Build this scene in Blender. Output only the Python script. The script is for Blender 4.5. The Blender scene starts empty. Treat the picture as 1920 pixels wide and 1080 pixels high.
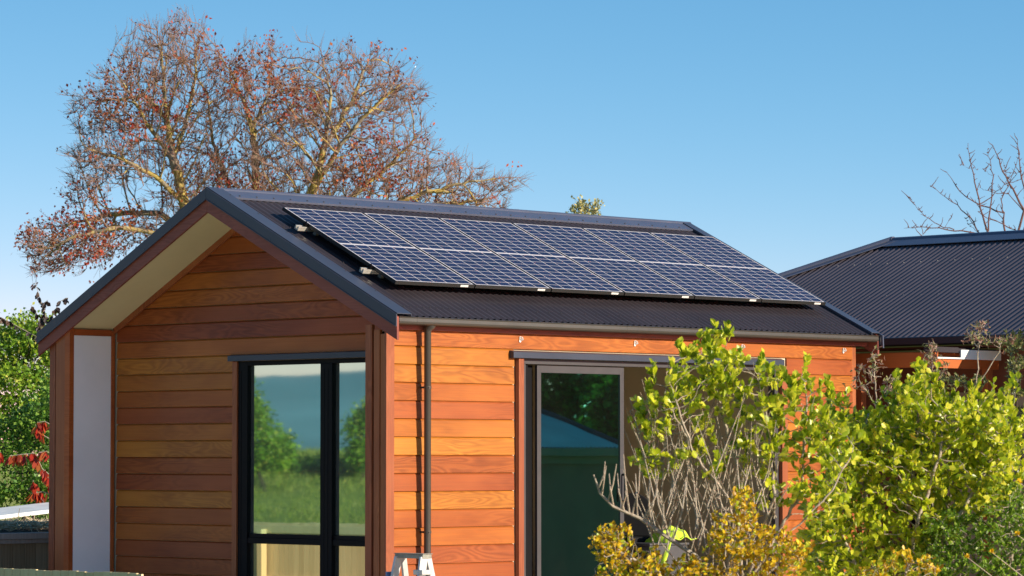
import bpy, bmesh, math, random
import numpy as np
from mathutils import Vector, Matrix

random.seed(7)
RNG = np.random.default_rng(11)
sc = bpy.context.scene
COL = sc.collection

# ------------------------------------------------------------------ camera
F_PX = 6300.0
YAW, PITCH = math.radians(45.18), math.radians(2.87)
CAM = np.array([22.763, -21.073, 1.25])
FW = np.array([-math.sin(YAW) * math.cos(PITCH), math.cos(YAW) * math.cos(PITCH), math.sin(PITCH)])
RT = np.array([math.cos(YAW), math.sin(YAW), 0.0])
UP = np.cross(RT, FW)
cd = bpy.data.cameras.new('camera')
cd.sensor_width = 36.0
cd.lens = F_PX / 1920 * 36
cd.clip_end = 9000
cd.dof.use_dof = True
cd.dof.focus_distance = 33.0
cd.dof.aperture_fstop = 7.0
cam = bpy.data.objects.new('camera', cd)
COL.objects.link(cam)
cam.matrix_world = Matrix(((RT[0], UP[0], -FW[0], CAM[0]), (RT[1], UP[1], -FW[1], CAM[1]),
                           (RT[2], UP[2], -FW[2], CAM[2]), (0, 0, 0, 1)))
sc.camera = cam


def at(px, py, d):
    """World point seen at photo pixel (1920 wide) at depth d metres."""
    return CAM + d * (FW + RT * (px - 960) / F_PX + UP * (540 - py) / F_PX)


# ------------------------------------------------------------------ light
SUN = np.array([0.914, 0.262, 0.309]); SUN /= np.linalg.norm(SUN)
sl = bpy.data.lights.new('sun', 'SUN')
sl.energy = 5.0
sl.angle = math.radians(0.53)
sl.color = (1.0, 0.90, 0.74)
so = bpy.data.objects.new('sun', sl)
COL.objects.link(so)
so.rotation_euler = Vector(SUN).to_track_quat('Z', 'Y').to_euler()
w = bpy.data.worlds.new('World'); sc.world = w; w.use_nodes = True
nt = w.node_tree
bg = nt.nodes['Background']; bg.inputs[1].default_value = 0.15
sky = nt.nodes.new('ShaderNodeTexSky'); sky.sky_type = 'NISHITA'
sky.sun_disc = False
sky.sun_elevation = math.asin(SUN[2]); sky.sun_rotation = math.atan2(SUN[0], SUN[1])
sky.altitude = 0; sky.air_density = 1.0; sky.dust_density = 0.35; sky.ozone_density = 2.2
tc = nt.nodes.new('ShaderNodeTexCoord')
mp = nt.nodes.new('ShaderNodeMapping'); mp.vector_type = 'POINT'
mp.inputs['Scale'].default_value = (1, 1, 2.6)
nt.links.new(tc.outputs['Generated'], mp.inputs['Vector'])
nt.links.new(mp.outputs[0], sky.inputs['Vector'])
sepc = nt.nodes.new('ShaderNodeSeparateColor'); comb = nt.nodes.new('ShaderNodeCombineColor')
nt.links.new(sky.outputs[0], sepc.inputs[0])
for i_, (a_, p_) in enumerate(((.98, 1.62), (.745, .74), (.83, .55))):          # clear-air colour response of the sky
    pw = nt.nodes.new('ShaderNodeMath'); pw.operation = 'POWER'; pw.inputs[1].default_value = p_
    ml = nt.nodes.new('ShaderNodeMath'); ml.operation = 'MULTIPLY'; ml.inputs[1].default_value = a_ * .2274 ** (p_ - 1)
    nt.links.new(sepc.outputs[i_], pw.inputs[0]); nt.links.new(pw.outputs[0], ml.inputs[0]); ad = nt.nodes.new('ShaderNodeMath'); ad.operation = 'ADD'; ad.inputs[1].default_value = (.19, 0.0, 0)[i_]
    nt.links.new(ml.outputs[0], ad.inputs[0]); nt.links.new(ad.outputs[0], comb.inputs[i_])
nt.links.new(comb.outputs[0], bg.inputs[0])
sc.view_settings.view_transform = 'Standard'
sc.view_settings.look = 'None'
sc.view_settings.exposure = 0.68
sc.view_settings.gamma = 1.0
sc.cycles.max_bounces = 8
sc.cycles.transparent_max_bounces = 12
sc.cycles.use_denoising = True


# ------------------------------------------------------------------ materials
class N:
    """tiny node-tree helper"""
    def __init__(s, name):
        s.m = bpy.data.materials.new(name); s.m.use_nodes = True
        s.t = s.m.node_tree; s.t.nodes.clear()
        s.out = s.t.nodes.new('ShaderNodeOutputMaterial')

    def n(s, kind, **kw):
        x = s.t.nodes.new('ShaderNode' + kind)
        for k, v in kw.items():
            if k.startswith('i_'):
                x.inputs[k[2:].replace('_', ' ')].default_value = v
            else:
                setattr(x, k, v)
        return x

    def l(s, a, b):
        s.t.links.new(a, b)

    def math(s, op, a, b=None, clamp=False):
        x = s.t.nodes.new('ShaderNodeMath'); x.operation = op; x.use_clamp = clamp
        for i, v in enumerate((a, b)):
            if v is None: continue
            if isinstance(v, (int, float)): x.inputs[i].default_value = v
            else: s.l(v, x.inputs[i])
        return x.outputs[0]

    def mix(s, f, a, b, blend='MIX'):
        x = s.t.nodes.new('ShaderNodeMix'); x.data_type = 'RGBA'; x.blend_type = blend
        for i, v in ((0, f), (6, a), (7, b)):
            if isinstance(v, (int, float)): x.inputs[i].default_value = v
            elif isinstance(v, tuple): x.inputs[i].default_value = (*v, 1) if len(v) == 3 else v
            else: s.l(v, x.inputs[i])
        return x.outputs[2]

    def ramp(s, f, stops, interp='LINEAR'):
        x = s.t.nodes.new('ShaderNodeValToRGB'); cr = x.color_ramp; cr.interpolation = interp
        while len(cr.elements) < len(stops): cr.elements.new(0.5)
        for e, (p, c) in zip(cr.elements, stops):
            e.position = p; e.color = (*c, 1) if len(c) == 3 else c
        s.l(f, x.inputs[0])
        return x.outputs[0]

    def noise(s, vec, scale, detail=3, rough=.55, dist=0.0):
        x = s.n('TexNoise'); x.inputs['Scale'].default_value = scale
        x.inputs['Detail'].default_value = detail; x.inputs['Roughness'].default_value = rough
        x.inputs['Distortion'].default_value = dist
        if vec is not None: s.l(vec, x.inputs['Vector'])
        return x.outputs['Fac']

    def bsdf(s, col, rough=.5, spec=.5, metal=0.0, coat=0.0, coat_rough=.1):
        b = s.n('BsdfPrincipled')
        if isinstance(col, tuple): b.inputs['Base Color'].default_value = (*col, 1)
        else: s.l(col, b.inputs['Base Color'])
        if isinstance(rough, (int, float)): b.inputs['Roughness'].default_value = rough
        else: s.l(rough, b.inputs['Roughness'])
        b.inputs['Specular IOR Level'].default_value = spec
        b.inputs['Metallic'].default_value = metal
        b.inputs['Coat Weight'].default_value = coat
        b.inputs['Coat Roughness'].default_value = coat_rough
        s.l(b.outputs[0], s.out.inputs['Surface'])
        return b

    def bump(s, h, b, strength=.3, dist=.01):
        x = s.n('Bump'); x.inputs['Strength'].default_value = strength; x.inputs['Distance'].default_value = dist
        s.l(h, x.inputs['Height']); s.l(x.outputs[0], b.inputs['Normal'])

    def obj(s):
        return s.n('TexCoord').outputs['Object']

    def rnd(s):
        return s.n('NewGeometry').outputs['Random Per Island']


def plain(name, col, rough=.5, spec=.5, metal=0.0, var=.12, scale=6.0, coat=0.0, bump=0.0):
    k = N(name)
    f = k.noise(k.obj(), scale, 5, .6)
    lo = tuple(c * (1 - var) for c in col); hi = tuple(min(1, c * (1 + var)) for c in col)
    c = k.ramp(f, [(.3, lo), (.7, hi)])
    r = k.math('ADD', k.math('MULTIPLY', f, .16), rough - .08)
    b = k.bsdf(c, r, spec, metal, coat)
    if bump: k.bump(k.noise(k.obj(), scale * 8, 4), b, bump, .004)
    return k.m


def cedar(name, stops, vertical=False, rough=.42, grain=1.0):
    """stained cedar: every board has its own tint, stretched grain and cathedral figure"""
    k = N(name)
    sep = k.n('SeparateXYZ'); k.l(k.obj(), sep.inputs[0])
    along = k.math('ADD', sep.outputs[0], sep.outputs[1])
    across = sep.outputs[2]
    if vertical:
        along, across = sep.outputs[2], k.math('ADD', k.math('MULTIPLY', sep.outputs[0], 1.0), k.math('MULTIPLY', sep.outputs[1], 1.0))
    r = k.rnd()
    off = k.math('MULTIPLY', r, 91.0)
    def vec(sa, sx):
        c = k.n('CombineXYZ')
        k.l(k.math('ADD', k.math('MULTIPLY', along, sa), off), c.inputs[0])
        k.l(k.math('MULTIPLY', across, sx), c.inputs[1])
        k.l(off, c.inputs[2])
        return c.outputs[0]
    base = k.ramp(r, stops)
    # fine streaks
    fine = k.noise(vec(1.6, 75), 1.0, 4, .6)
    # cathedral figure: contour bands of a stretched noise
    cn = k.noise(vec(.9, 5.5), 1.0, 2, .45, .25)
    bands = k.math('SINE', k.math('MULTIPLY', cn, 95.0))
    fig = k.math('MULTIPLY', k.math('ADD', bands, 1.0), .5)
    figmask = k.ramp(k.noise(vec(.55, 1.2), 1.0, 1, .5), [(.42, (0, 0, 0)), (.62, (1, 1, 1))])
    fm = k.math('MULTIPLY', fig, figmask)
    g = k.math('ADD', k.math('MULTIPLY', fine, .55), k.math('MULTIPLY', fm, .3))
    dark = k.ramp(g, [(.18, (1.26, 1.32, 1.35)), (.75, (.56, .47, .42))])
    c = k.mix(grain * .8, base, dark, 'MULTIPLY')
    patch = k.ramp(k.noise(vec(.7, 2.0), 1.0, 3, .6), [(.35, (.80, .70, .70)), (.65, (1.14, 1.18, 1.1))])
    c = k.mix(.8, c, patch, 'MULTIPLY')
    b = k.bsdf(c, k.math('ADD', k.math('MULTIPLY', fine, .25), rough - .12), .22, 0, .05, .25)
    k.bump(g, b, .22, .003)
    return k.m


M = {}
CED = [(0.0, (.225, .050, .015)), (.18, (.275, .070, .016)), (.4, (.325, .095, .015)), (.55, (.245, .057, .016)),
       (.72, (.33, .106, .016)), (.86, (.36, .128, .017)), (1.0, (.285, .074, .016))]
M['cedar'] = cedar('stained_cedar_boards', CED)
M['cedar_v'] = cedar('stained_cedar_trim', [(0, (.22, .062, .030)), (.5, (.27, .08, .032)), (1, (.30, .10, .032))], True)
M['barge'] = cedar('stained_bargeboard', [(0, (.20, .058, .042)), (1, (.23, .066, .046))], False, .5, .7)
M['beam'] = cedar('stained_beam', [(0, (.34, .085, .022)), (1, (.38, .10, .026))], False, .5, .6)
M['soffit'] = plain('painted_soffit', (.68, .59, .33), .6, .3, var=.06, scale=1.2)
M['panel_white'] = plain('white_panel', (.84, .83, .82), .5, .3, var=.05, scale=1.5)
M['flash'] = plain('steel_flashing', (.040, .047, .068), .34, .3, metal=.0, var=.1, scale=2.5)  # blue of the reflected sky is partly put into this base colour
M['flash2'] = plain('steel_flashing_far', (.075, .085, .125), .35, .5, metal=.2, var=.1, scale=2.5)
M['screw'] = plain('screw_heads', (.10, .10, .11), .3, .5, metal=.6)
M['gutter'] = plain('gutter_steel', (.046, .039, .031), .38, .5, metal=.0, var=.06, scale=3)
M['gutter2'] = plain('gutter_dark', (.040, .042, .048), .4, .5, var=.06, scale=3)
M['black'] = plain('black_aluminium', (.004, .004, .005), .5, .1, var=.1)
M['greyal'] = plain('grey_aluminium', (.048, .043, .045), .4, .5, metal=.1, var=.05)
M['interior'] = plain('interior_paint', (.62, .54, .38), .7, .2, var=.05, scale=1)
M['ceiling'] = plain('ceiling_paint', (.75, .73, .68), .7, .2, var=.04, scale=1)
M['floor_in'] = plain('interior_floor', (.30, .23, .16), .5, .3, var=.2, scale=3)
M['zinc'] = plain('galvanised_steel', (.78, .77, .74), .3, .5, metal=.3, var=.1, scale=20)
M['alu'] = plain('ladder_aluminium', (.50, .49, .46), .4, .5, metal=.35, var=.12, scale=14)
M['alu_shaded'] = plain('ladder_cap', (.24, .24, .20), .5, .4, metal=.2, var=.25, scale=18)  # shade on the cap's front is put into this darker grey-green
M['blue'] = plain('blue_sticker', (.10, .17, .33), .4, .4)
M['rail'] = plain('mill_aluminium', (.52, .50, .44), .38, .5, metal=.55, var=.1, scale=10)
M['pframe'] = plain('panel_frame_black', (.022, .021, .020), .35, .5, metal=.2, var=.1)
M['label'] = plain('paper_label', (.72, .70, .66), .6, .2, var=.04)
M['label_print'] = plain('label_print', (.42, .41, .40), .6, .2, var=.04)
M['hivis'] = plain('hi_vis_fabric', (.50, .68, .05), .8, .1, var=.15, scale=30)
M['hivis_dark'] = plain('hi_vis_tape', (.22, .32, .08), .7, .2, var=.1, scale=30)
M['chair'] = plain('black_mesh_fabric', (.008, .008, .009), .8, .2, var=.2, scale=30)
M['tub'] = plain('grey_plastic', (.06, .056, .06), .5, .4, var=.1)
M['white_steel'] = plain('white_cap_flashing', (.72, .72, .70), .4, .4, var=.04)
M['sheet'] = plain('pale_sheet', (.75, .74, .70), .5, .4, var=.12, scale=4)
M['red_paint'] = plain('dark_red_wall', (.16, .06, .035), .6, .3, var=.1, scale=2)
M['beige_wall'] = plain('beige_wall', (.30, .24, .17), .7, .2, var=.1, scale=2)
M['cream_wall'] = plain('cream_wall', (.34, .33, .24), .7, .2, var=.05, scale=1)


def corr_mat(name, col, rough=.42):
    k = N(name)
    f = k.noise(k.obj(), 1.3, 5, .6)
    f2 = k.noise(k.obj(), 40, 3, .6)
    c = k.ramp(f, [(.3, tuple(x * .85 for x in col)), (.7, tuple(x * 1.15 for x in col))])
    b = k.bsdf(c, k.math('ADD', k.math('MULTIPLY', f, .2), rough - .1), .18, .0)
    k.bump(f2, b, .06, .001)
    return k.m


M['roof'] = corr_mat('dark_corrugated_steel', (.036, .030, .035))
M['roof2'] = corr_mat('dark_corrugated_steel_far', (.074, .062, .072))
M['roof3'] = corr_mat('pale_corrugated_steel', (.70, .76, .76), .5)


def cells_mat():
    """solar cells in the panel's own coordinates: x 0..1.03 across, y 0..1.795 down the slope"""
    k = N('solar_cells')
    sep = k.n('SeparateXYZ'); k.l(k.obj(), sep.inputs[0])
    W, L = 1.030, 1.795
    mg = .022
    u = k.math('DIVIDE', k.math('SUBTRACT', sep.outputs[0], mg), (W - 2 * mg) / 6)
    half = k.math('GREATER_THAN', sep.outputs[1], L / 2)
    g = .012
    vv = k.math('SUBTRACT', k.math('SUBTRACT', sep.outputs[1], mg), k.math('MULTIPLY', half, L / 2 - mg + g))
    cl = (L / 2 - mg - g) / 10
    v = k.math('DIVIDE', vv, cl)
    fu = k.math('ABSOLUTE', k.math('SUBTRACT', k.math('FRACT', u), .5))
    fv = k.math('ABSOLUTE', k.math('SUBTRACT', k.math('FRACT', v), .5))
    lu = k.math('GREATER_THAN', fu, .5 - .0040 / .164)
    lv = k.math('GREATER_THAN', fv, .5 - .0031 / .083)
    # chamfered cell corners leave little white diamonds
    cor = k.math('GREATER_THAN', k.math('ADD', k.math('MULTIPLY', fu, .164), k.math('MULTIPLY', fv, .083)), .1235 - .012)
    ou = k.math('ADD', k.math('LESS_THAN', u, 0), k.math('GREATER_THAN', u, 6))
    ov = k.math('ADD', k.math('LESS_THAN', v, 0), k.math('GREATER_THAN', v, 10))
    white = k.math('ADD', k.math('ADD', k.math('ADD', lu, lv), k.math('ADD', ou, ov)), cor, True)
    cu, cv = k.n('CombineXYZ'), None
    k.l(k.math('FLOOR', u), cu.inputs[0]); k.l(k.math('ADD', k.math('FLOOR', v), k.math('MULTIPLY', half, 20)), cu.inputs[1])
    oi = k.n('ObjectInfo')
    k.l(k.math('MULTIPLY', oi.outputs['Random'], 50), cu.inputs[2])
    wn = k.n('TexWhiteNoise'); k.l(cu.outputs[0], wn.inputs['Vector'])
    poly = k.noise(k.obj(), 34, 2, .7)
    cell = k.ramp(k.math('ADD', k.math('MULTIPLY', wn.outputs[0], .6), k.math('MULTIPLY', poly, .4)),
                  [(.15, (.006, .007, .028)), (.85, (.014, .015, .048))])
    # thin busbars
    bb = k.math('GREATER_THAN', k.math('ABSOLUTE', k.math('SUBTRACT', k.math('FRACT', k.math('MULTIPLY', u, 5)), .5)), .475)
    cell = k.mix(k.math('MULTIPLY', bb, .25), cell, (.25, .25, .3))
    c = k.mix(white, cell, (.52, .49, .48))
    b = k.bsdf(c, .3, .15, 0, .06, .08)
    return k.m


M['cells'] = cells_mat()


def glass_mat(name, fac, tint, trans, rough=.008, haze=.05):
    k = N(name)
    gl = k.n('BsdfGlossy'); gl.inputs['Color'].default_value = (*tint, 1); gl.inputs['Roughness'].default_value = rough
    tr = k.n('BsdfTransparent'); tr.inputs['Color'].default_value = (*trans, 1)
    lw = k.n('LayerWeight'); lw.inputs['Blend'].default_value = .35
    f = k.math('ADD', k.math('MULTIPLY', lw.outputs['Fresnel'], .5), fac, True)
    # faint roller-wave of toughened glass
    nz = k.noise(k.obj(), .9, 2, .5)
    bp = k.n('Bump'); bp.inputs['Strength'].default_value = .06; bp.inputs['Distance'].default_value = .01
    k.l(nz, bp.inputs['Height']); k.l(bp.outputs[0], gl.inputs['Normal'])
    mx = k.n('MixShader'); k.l(f, mx.inputs[0]); k.l(tr.outputs[0], mx.inputs[1]); k.l(gl.outputs[0], mx.inputs[2])
    df_ = k.n('BsdfDiffuse'); df_.inputs['Color'].default_value = (.62, .64, .58, 1)  # pale diffuse layer stands in for the haze over the pane
    m2 = k.n('MixShader')
    k.l(k.math('MULTIPLY', k.ramp(k.noise(k.obj(), 2.2, 5, .65), [(.3, (.5, .5, .5)), (.7, (1, 1, 1))]), haze), m2.inputs[0])
    k.l(mx.outputs[0], m2.inputs[1]); k.l(df_.outputs[0], m2.inputs[2])
    k.l(m2.outputs[0], k.out.inputs['Surface'])
    return k.m


M['glass'] = glass_mat('tinted_window_glass', .62, (.54, .84, .72), (.16, .26, .23), .02, .10)
M['glass_low'] = glass_mat('clear_window_glass', .60, (.88, .90, .74), (.2, .26, .2), .012, .05)
M['glass_door'] = glass_mat('green_door_glass', .46, (.15, .64, .52), (.06, .16, .12), .015, .006)


def leaf_mat(name, stops, rough=.4, trans=.35, spec=.4, patch=None, pscale=1.5):
    k = N(name)
    r = k.rnd()
    c = k.ramp(r, stops)
    if patch:
        f = k.noise(k.obj(), pscale, 2, .5)
        c = k.mix(k.ramp(f, [(.42, (0, 0, 0)), (.60, (1, 1, 1))]), c, k.ramp(r, patch))
    b = k.bsdf(c, rough, spec)
    t = k.n('BsdfTranslucent'); k.l(c, t.inputs['Color'])
    mx = k.n('MixShader'); mx.inputs[0].default_value = trans
    k.l(b.outputs[0], mx.inputs[1]); k.l(t.outputs[0], mx.inputs[2])
    k.l(mx.outputs[0], k.out.inputs['Surface'])
    return k.m


M['leaf_gris'] = leaf_mat('glossy_lime_leaves', [(0, (.11, .19, .012)), (.2, (.30, .40, .016)), (.6, (.56, .62, .024)), (1, (.76, .72, .08))], .33, .45, .45)
M['leaf_gold'] = leaf_mat('golden_leaves', [(0, (.36, .19, .010)), (.4, (.60, .38, .012)), (.74, (.74, .54, .018)), (.82, (.50, .52, .02)), (1, (.30, .40, .02))], .4, .3)
M['leaf_fine'] = leaf_mat('small_green_leaves', [(0, (.08, .16, .014)), (.6, (.17, .31, .022)), (1, (.32, .42, .04))], .4, .3)
M['leaf_dark'] = leaf_mat('olive_leaves', [(0, (.05, .07, .018)), (.7, (.11, .13, .03)), (1, (.20, .17, .06))], .4, .2)
M['leaf_rust'] = leaf_mat('rusty_tips', [(0, (.18, .08, .055)), (.5, (.26, .14, .09)), (.7, (.16, .18, .05)), (1, (.26, .26, .08))], .5, .25)
M['leaf_hedge'] = leaf_mat('hedge_leaves', [(0, (.07, .15, .012)), (.5, (.18, .33, .024)), (.85, (.34, .46, .04)), (1, (.52, .50, .11))], .45, .35)
M['leaf_hedge2'] = leaf_mat('dark_hedge_leaves', [(0, (.04, .11, .014)), (.6, (.11, .24, .024)), (1, (.28, .4, .06))], .45, .3)
M['leaf_autumn'] = leaf_mat('autumn_leaves', [(0, (.16, .04, .022)), (.5, (.30, .075, .032)), (.85, (.40, .13, .04)), (1, (.36, .18, .05))], .55, .25,
                            patch=[(0, (.20, .02, .016)), (.6, (.38, .045, .022)), (1, (.44, .10, .03))], pscale=.9)
M['leaf_red'] = leaf_mat('drooping_red_leaves', [(0, (.38, .02, .015)), (.5, (.46, .05, .02)), (.8, (.50, .16, .04)), (1, (.42, .025, .03))], .4, .45)
M['leaf_purple'] = leaf_mat('dry_purple_leaves', [(0, (.02, .012, .014)), (.6, (.035, .022, .02)), (1, (.12, .06, .025))], .5, .15)
M['leaf_pale'] = leaf_mat('pale_evergreen_leaves', [(0, (.16, .18, .08)), (.6, (.42, .42, .18)), (1, (.60, .50, .20))], .45, .3)
M['leaf_yellow'] = leaf_mat('yellow_petals', [(0, (.7, .45, .01)), (1, (.8, .55, .02))], .5, .3)


def bark_mat(name, a, b, lichen=None, sc_=3.0):
    k = N(name)
    f = k.noise(k.obj(), sc_ * 4, 5, .65)
    c = k.ramp(f, [(.3, a), (.7, b)])
    if lichen:
        g = k.noise(k.obj(), sc_, 4, .6)
        c = k.mix(k.ramp(g, [(.44, (0, 0, 0)), (.56, (1, 1, 1))]), c, lichen)
    bs = k.bsdf(c, .85, .15)
    k.bump(f, bs, .4, .02)
    return k.m


M['bark_lichen'] = bark_mat('lichen_bark', (.17, .14, .10), (.34, .30, .22), (.40, .30, .09), 2.5)
M['twig_purple'] = bark_mat('purple_twigs', (.19, .11, .085), (.34, .22, .16))
M['twig_bare'] = bark_mat('red_bare_twigs', (.10, .05, .045), (.18, .10, .09))
M['twig_grey'] = bark_mat('grey_shrub_stems', (.22, .175, .13), (.48, .41, .32), None, 8)
M['bark_dark'] = bark_mat('dark_bark', (.04, .03, .022), (.09, .07, .05))


def fence_mat(name, a, b):
    k = N(name)
    sep = k.n('SeparateXYZ'); k.l(k.obj(), sep.inputs[0])
    r = k.rnd()
    c3 = k.n('CombineXYZ'); k.l(k.math('MULTIPLY', k.math('ADD', sep.outputs[0], sep.outputs[1]), 45), c3.inputs[0])
    k.l(k.math('MULTIPLY', sep.outputs[2], 1.5), c3.inputs[1]); k.l(k.math('MULTIPLY', r, 50), c3.inputs[2])
    f = k.noise(c3.outputs[0], 1, 4, .6)
    c = k.ramp(k.math('ADD', k.math('MULTIPLY', f, .7), k.math('MULTIPLY', r, .3)), [(.25, a), (.75, b)])
    bs = k.bsdf(c, .75, .2)
    k.bump(f, bs, .3, .004)
    return k.m


M['paling'] = fence_mat('pale_treated_pine', (.54, .42, .22), (.74, .60, .34))
M['paling_old'] = fence_mat('weathered_timber', (.20, .135, .075), (.36, .26, .16))
M['rail_grey'] = fence_mat('weathered_grey_rail', (.26, .21, .185), (.42, .36, .32))


def ground_mat():
    k = N('meadow_grass')
    f = k.noise(k.obj(), .35, 5, .6); g = k.noise(k.obj(), 4.0, 4, .7)
    c = k.ramp(k.math('ADD', k.math('MULTIPLY', f, .6), k.math('MULTIPLY', g, .4)),
               [(.3, (.15, .17, .035)), (.5, (.26, .29, .06)), (.7, (.40, .37, .11))])
    b = k.bsdf(c, .9, .1)
    k.bump(g, b, .6, .05)
    return k.m


M['ground'] = ground_mat()
M['bounce'] = plain('pale_bounce_surface', (.66, .58, .47), .9, .1, var=.25, scale=14)  # pale, for the added surface that bounces sunlight
M['grass'] = leaf_mat('meadow_blades', [(0, (.18, .24, .03)), (.5, (.34, .38, .06)), (1, (.55, .50, .14))], .6, .45)
M['hill'] = plain('hazed_hill', (.20, .33, .40), .95, .05, var=.2, scale=.004)  # blue of the distant air haze is put into the base colour
M['straw'] = plain('straw_mulch', (.45, .36, .24), .9, .1, var=.3, scale=25)


# ------------------------------------------------------------------ mesh helpers
def link(name, me, mat, parent=None):
    o = bpy.data.objects.new(name, me); COL.objects.link(o)
    if mat is not None:
        for m_ in (mat if isinstance(mat, (list, tuple)) else [mat]): me.materials.append(m_)
    if parent is not None: o.parent = parent
    return o


def thing(name, label, cat, loc=(0, 0, 0), group=None):
    o = bpy.data.objects.new(name, None); COL.objects.link(o)
    o.location = loc; o.empty_display_size = .2
    o['label'] = label; o['category'] = cat
    if group: o['group'] = group
    return o


def tag(o, label, cat, group=None):
    o['label'] = label; o['category'] = cat
    if group: o['group'] = group
    return o


class MB:
    def __init__(s): s.v, s.f, s.m = [], [], []

    def add(s, vs, fs, mi=0):
        b = len(s.v); s.v += [tuple(map(float, p)) for p in vs]
        s.f += [tuple(b + i for i in f) for f in fs]; s.m += [mi] * len(fs)
        return s

    def box(s, x0, x1, y0, y1, z0, z1, mi=0):
        return s.add([(x0, y0, z0), (x1, y0, z0), (x1, y1, z0), (x0, y1, z0), (x0, y0, z1), (x1, y0, z1), (x1, y1, z1), (x0, y1, z1)],
                     [(0, 3, 2, 1), (4, 5, 6, 7), (0, 1, 5, 4), (1, 2, 6, 5), (2, 3, 7, 6), (3, 0, 4, 7)], mi)

    def hexa(s, p, mi=0):
        """8 corners: bottom ring 0-3, top ring 4-7"""
        return s.add(p, [(0, 3, 2, 1), (4, 5, 6, 7), (0, 1, 5, 4), (1, 2, 6, 5), (2, 3, 7, 6), (3, 0, 4, 7)], mi)

    def prism(s, prof, a, b, axis, mi=0, caps=True):
        """profile list of 2-tuples extruded from a to b along axis (0: prof=(y,z), 1: prof=(x,z), 2: prof=(x,y))"""
        def P(q, t):
            return (t, q[0], q[1]) if axis == 0 else (q[0], t, q[1]) if axis == 1 else (q[0], q[1], t)
        n = len(prof)
        vs = [P(q, a) for q in prof] + [P(q, b) for q in prof]
        fs = [(i, (i + 1) % n, n + (i + 1) % n, n + i) for i in range(n)]
        if caps: fs += [tuple(range(n))[::-1], tuple(range(n, 2 * n))]
        return s.add(vs, fs, mi)

    def tube(s, pts, rads, n=8, mi=0, caps=True):
        pts = [Vector(p) for p in pts]
        rings = []
        prev = None
        for i, p in enumerate(pts):
            d = (pts[min(i + 1, len(pts) - 1)] - pts[max(i - 1, 0)]).normalized()
            if prev is None:
                u = d.orthogonal().normalized()
            else:
                u = (prev - d * prev.dot(d)).normalized()
            prev = u
            vv = d.cross(u)
            rings.append([p + (u * math.cos(2 * math.pi * j / n) + vv * math.sin(2 * math.pi * j / n)) * rads[i] for j in range(n)])
        vs = [q for r in rings for q in r]
        fs = []
        for i in range(len(pts) - 1):
            for j in range(n):
                fs.append((i * n + j, i * n + (j + 1) % n, (i + 1) * n + (j + 1) % n, (i + 1) * n + j))
        if caps:
            fs.append(tuple(range(n))[::-1]); fs.append(tuple(range((len(pts) - 1) * n, len(pts) * n)))
        return s.add(vs, fs, mi)

    def build(s, name, mat, parent=None, smooth=False, bevel=0.0, recalc=True):
        me = bpy.data.meshes.new(name)
        me.from_pydata(s.v, [], s.f)
        if recalc:
            bm = bmesh.new(); bm.from_mesh(me)
            bmesh.ops.recalc_face_normals(bm, faces=bm.faces)
            bm.to_mesh(me); bm.free()
        for p, mi in zip(me.polygons, s.m):
            p.material_index = mi
            p.use_smooth = smooth
        o = link(name, me, mat, parent)
        if smooth:
            me.set_sharp_from_angle(angle=math.radians(40))
        if bevel:
            b = o.modifiers.new('bevel', 'BEVEL'); b.width = bevel; b.segments = 2; b.limit_method = 'ANGLE'
        return o


def np_mesh(name, V, Fc, mat, parent=None, smooth=False):
    """fast mesh from arrays; Fc (m,k)"""
    me = bpy.data.meshes.new(name)
    V = np.asarray(V, np.float32); Fc = np.asarray(Fc, np.int32)
    m, k = Fc.shape
    me.vertices.add(len(V)); me.vertices.foreach_set('co', V.ravel())
    me.loops.add(m * k); me.loops.foreach_set('vertex_index', Fc.ravel())
    me.polygons.add(m); me.polygons.foreach_set('loop_start', np.arange(0, m * k, k, dtype=np.int32))
    me.polygons.foreach_set('use_smooth', np.full(m, smooth))
    me.update(calc_edges=True)
    me.validate()
    return link(name, me, mat, parent)


def norm(a):
    return a / np.maximum(np.linalg.norm(a, axis=-1, keepdims=True), 1e-9)


def frustums(A, B, ra, rb, n):
    """many cone frustums at once -> V, F"""
    A, B = np.asarray(A, float), np.asarray(B, float)
    d = norm(B - A)
    ref = np.where(np.abs(d[:, 2:3]) > .9, np.array([[1., 0, 0]]), np.array([[0, 0, 1.]]))
    u = norm(np.cross(d, ref)); v = np.cross(d, u)
    th = 2 * np.pi * np.arange(n) / n
    cs, sn = np.cos(th)[None, :, None], np.sin(th)[None, :, None]
    ring = u[:, None] * cs + v[:, None] * sn
    VA = A[:, None] + ring * np.asarray(ra)[:, None, None]
    VB = B[:, None] + ring * np.asarray(rb)[:, None, None]
    V = np.concatenate([VA, VB], 1).reshape(-1, 3)
    base = (np.arange(len(A)) * 2 * n)[:, None]
    j = np.arange(n); j2 = (j + 1) % n
    Fq = np.stack([base + j, base + j2, base + n + j2, base + n + j], -1).reshape(-1, 4)
    return V, Fq


LEAF_OVAL = (np.array([(0, 0, 0), (-.24, .30, .07), (0, .34, 0), (.24, .30, .07), (-.31, .66, .12), (0, .68, .03), (.31, .66, .12), (0, 1.0, .02)]),
             np.array([(0, 2, 1, 1), (0, 3, 2, 2), (1, 2, 5, 4), (2, 3, 6, 5), (4, 5, 7, 7), (5, 6, 7, 7)]))
LEAF_DIAMOND = (np.array([(0, 0, 0), (-.32, .5, .06), (.32, .5, .06), (0, 1, 0)]), np.array([(0, 2, 3, 1)]))
LEAF_LONG = (np.array([(0, 0, 0), (-.17, .35, .03), (.17, .35, .03), (-.15, .7, -.06), (.15, .7, -.06), (0, 1, -.18)]),
             np.array([(0, 2, 1, 1), (1, 2, 4, 3), (3, 4, 5, 5)]))


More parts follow.
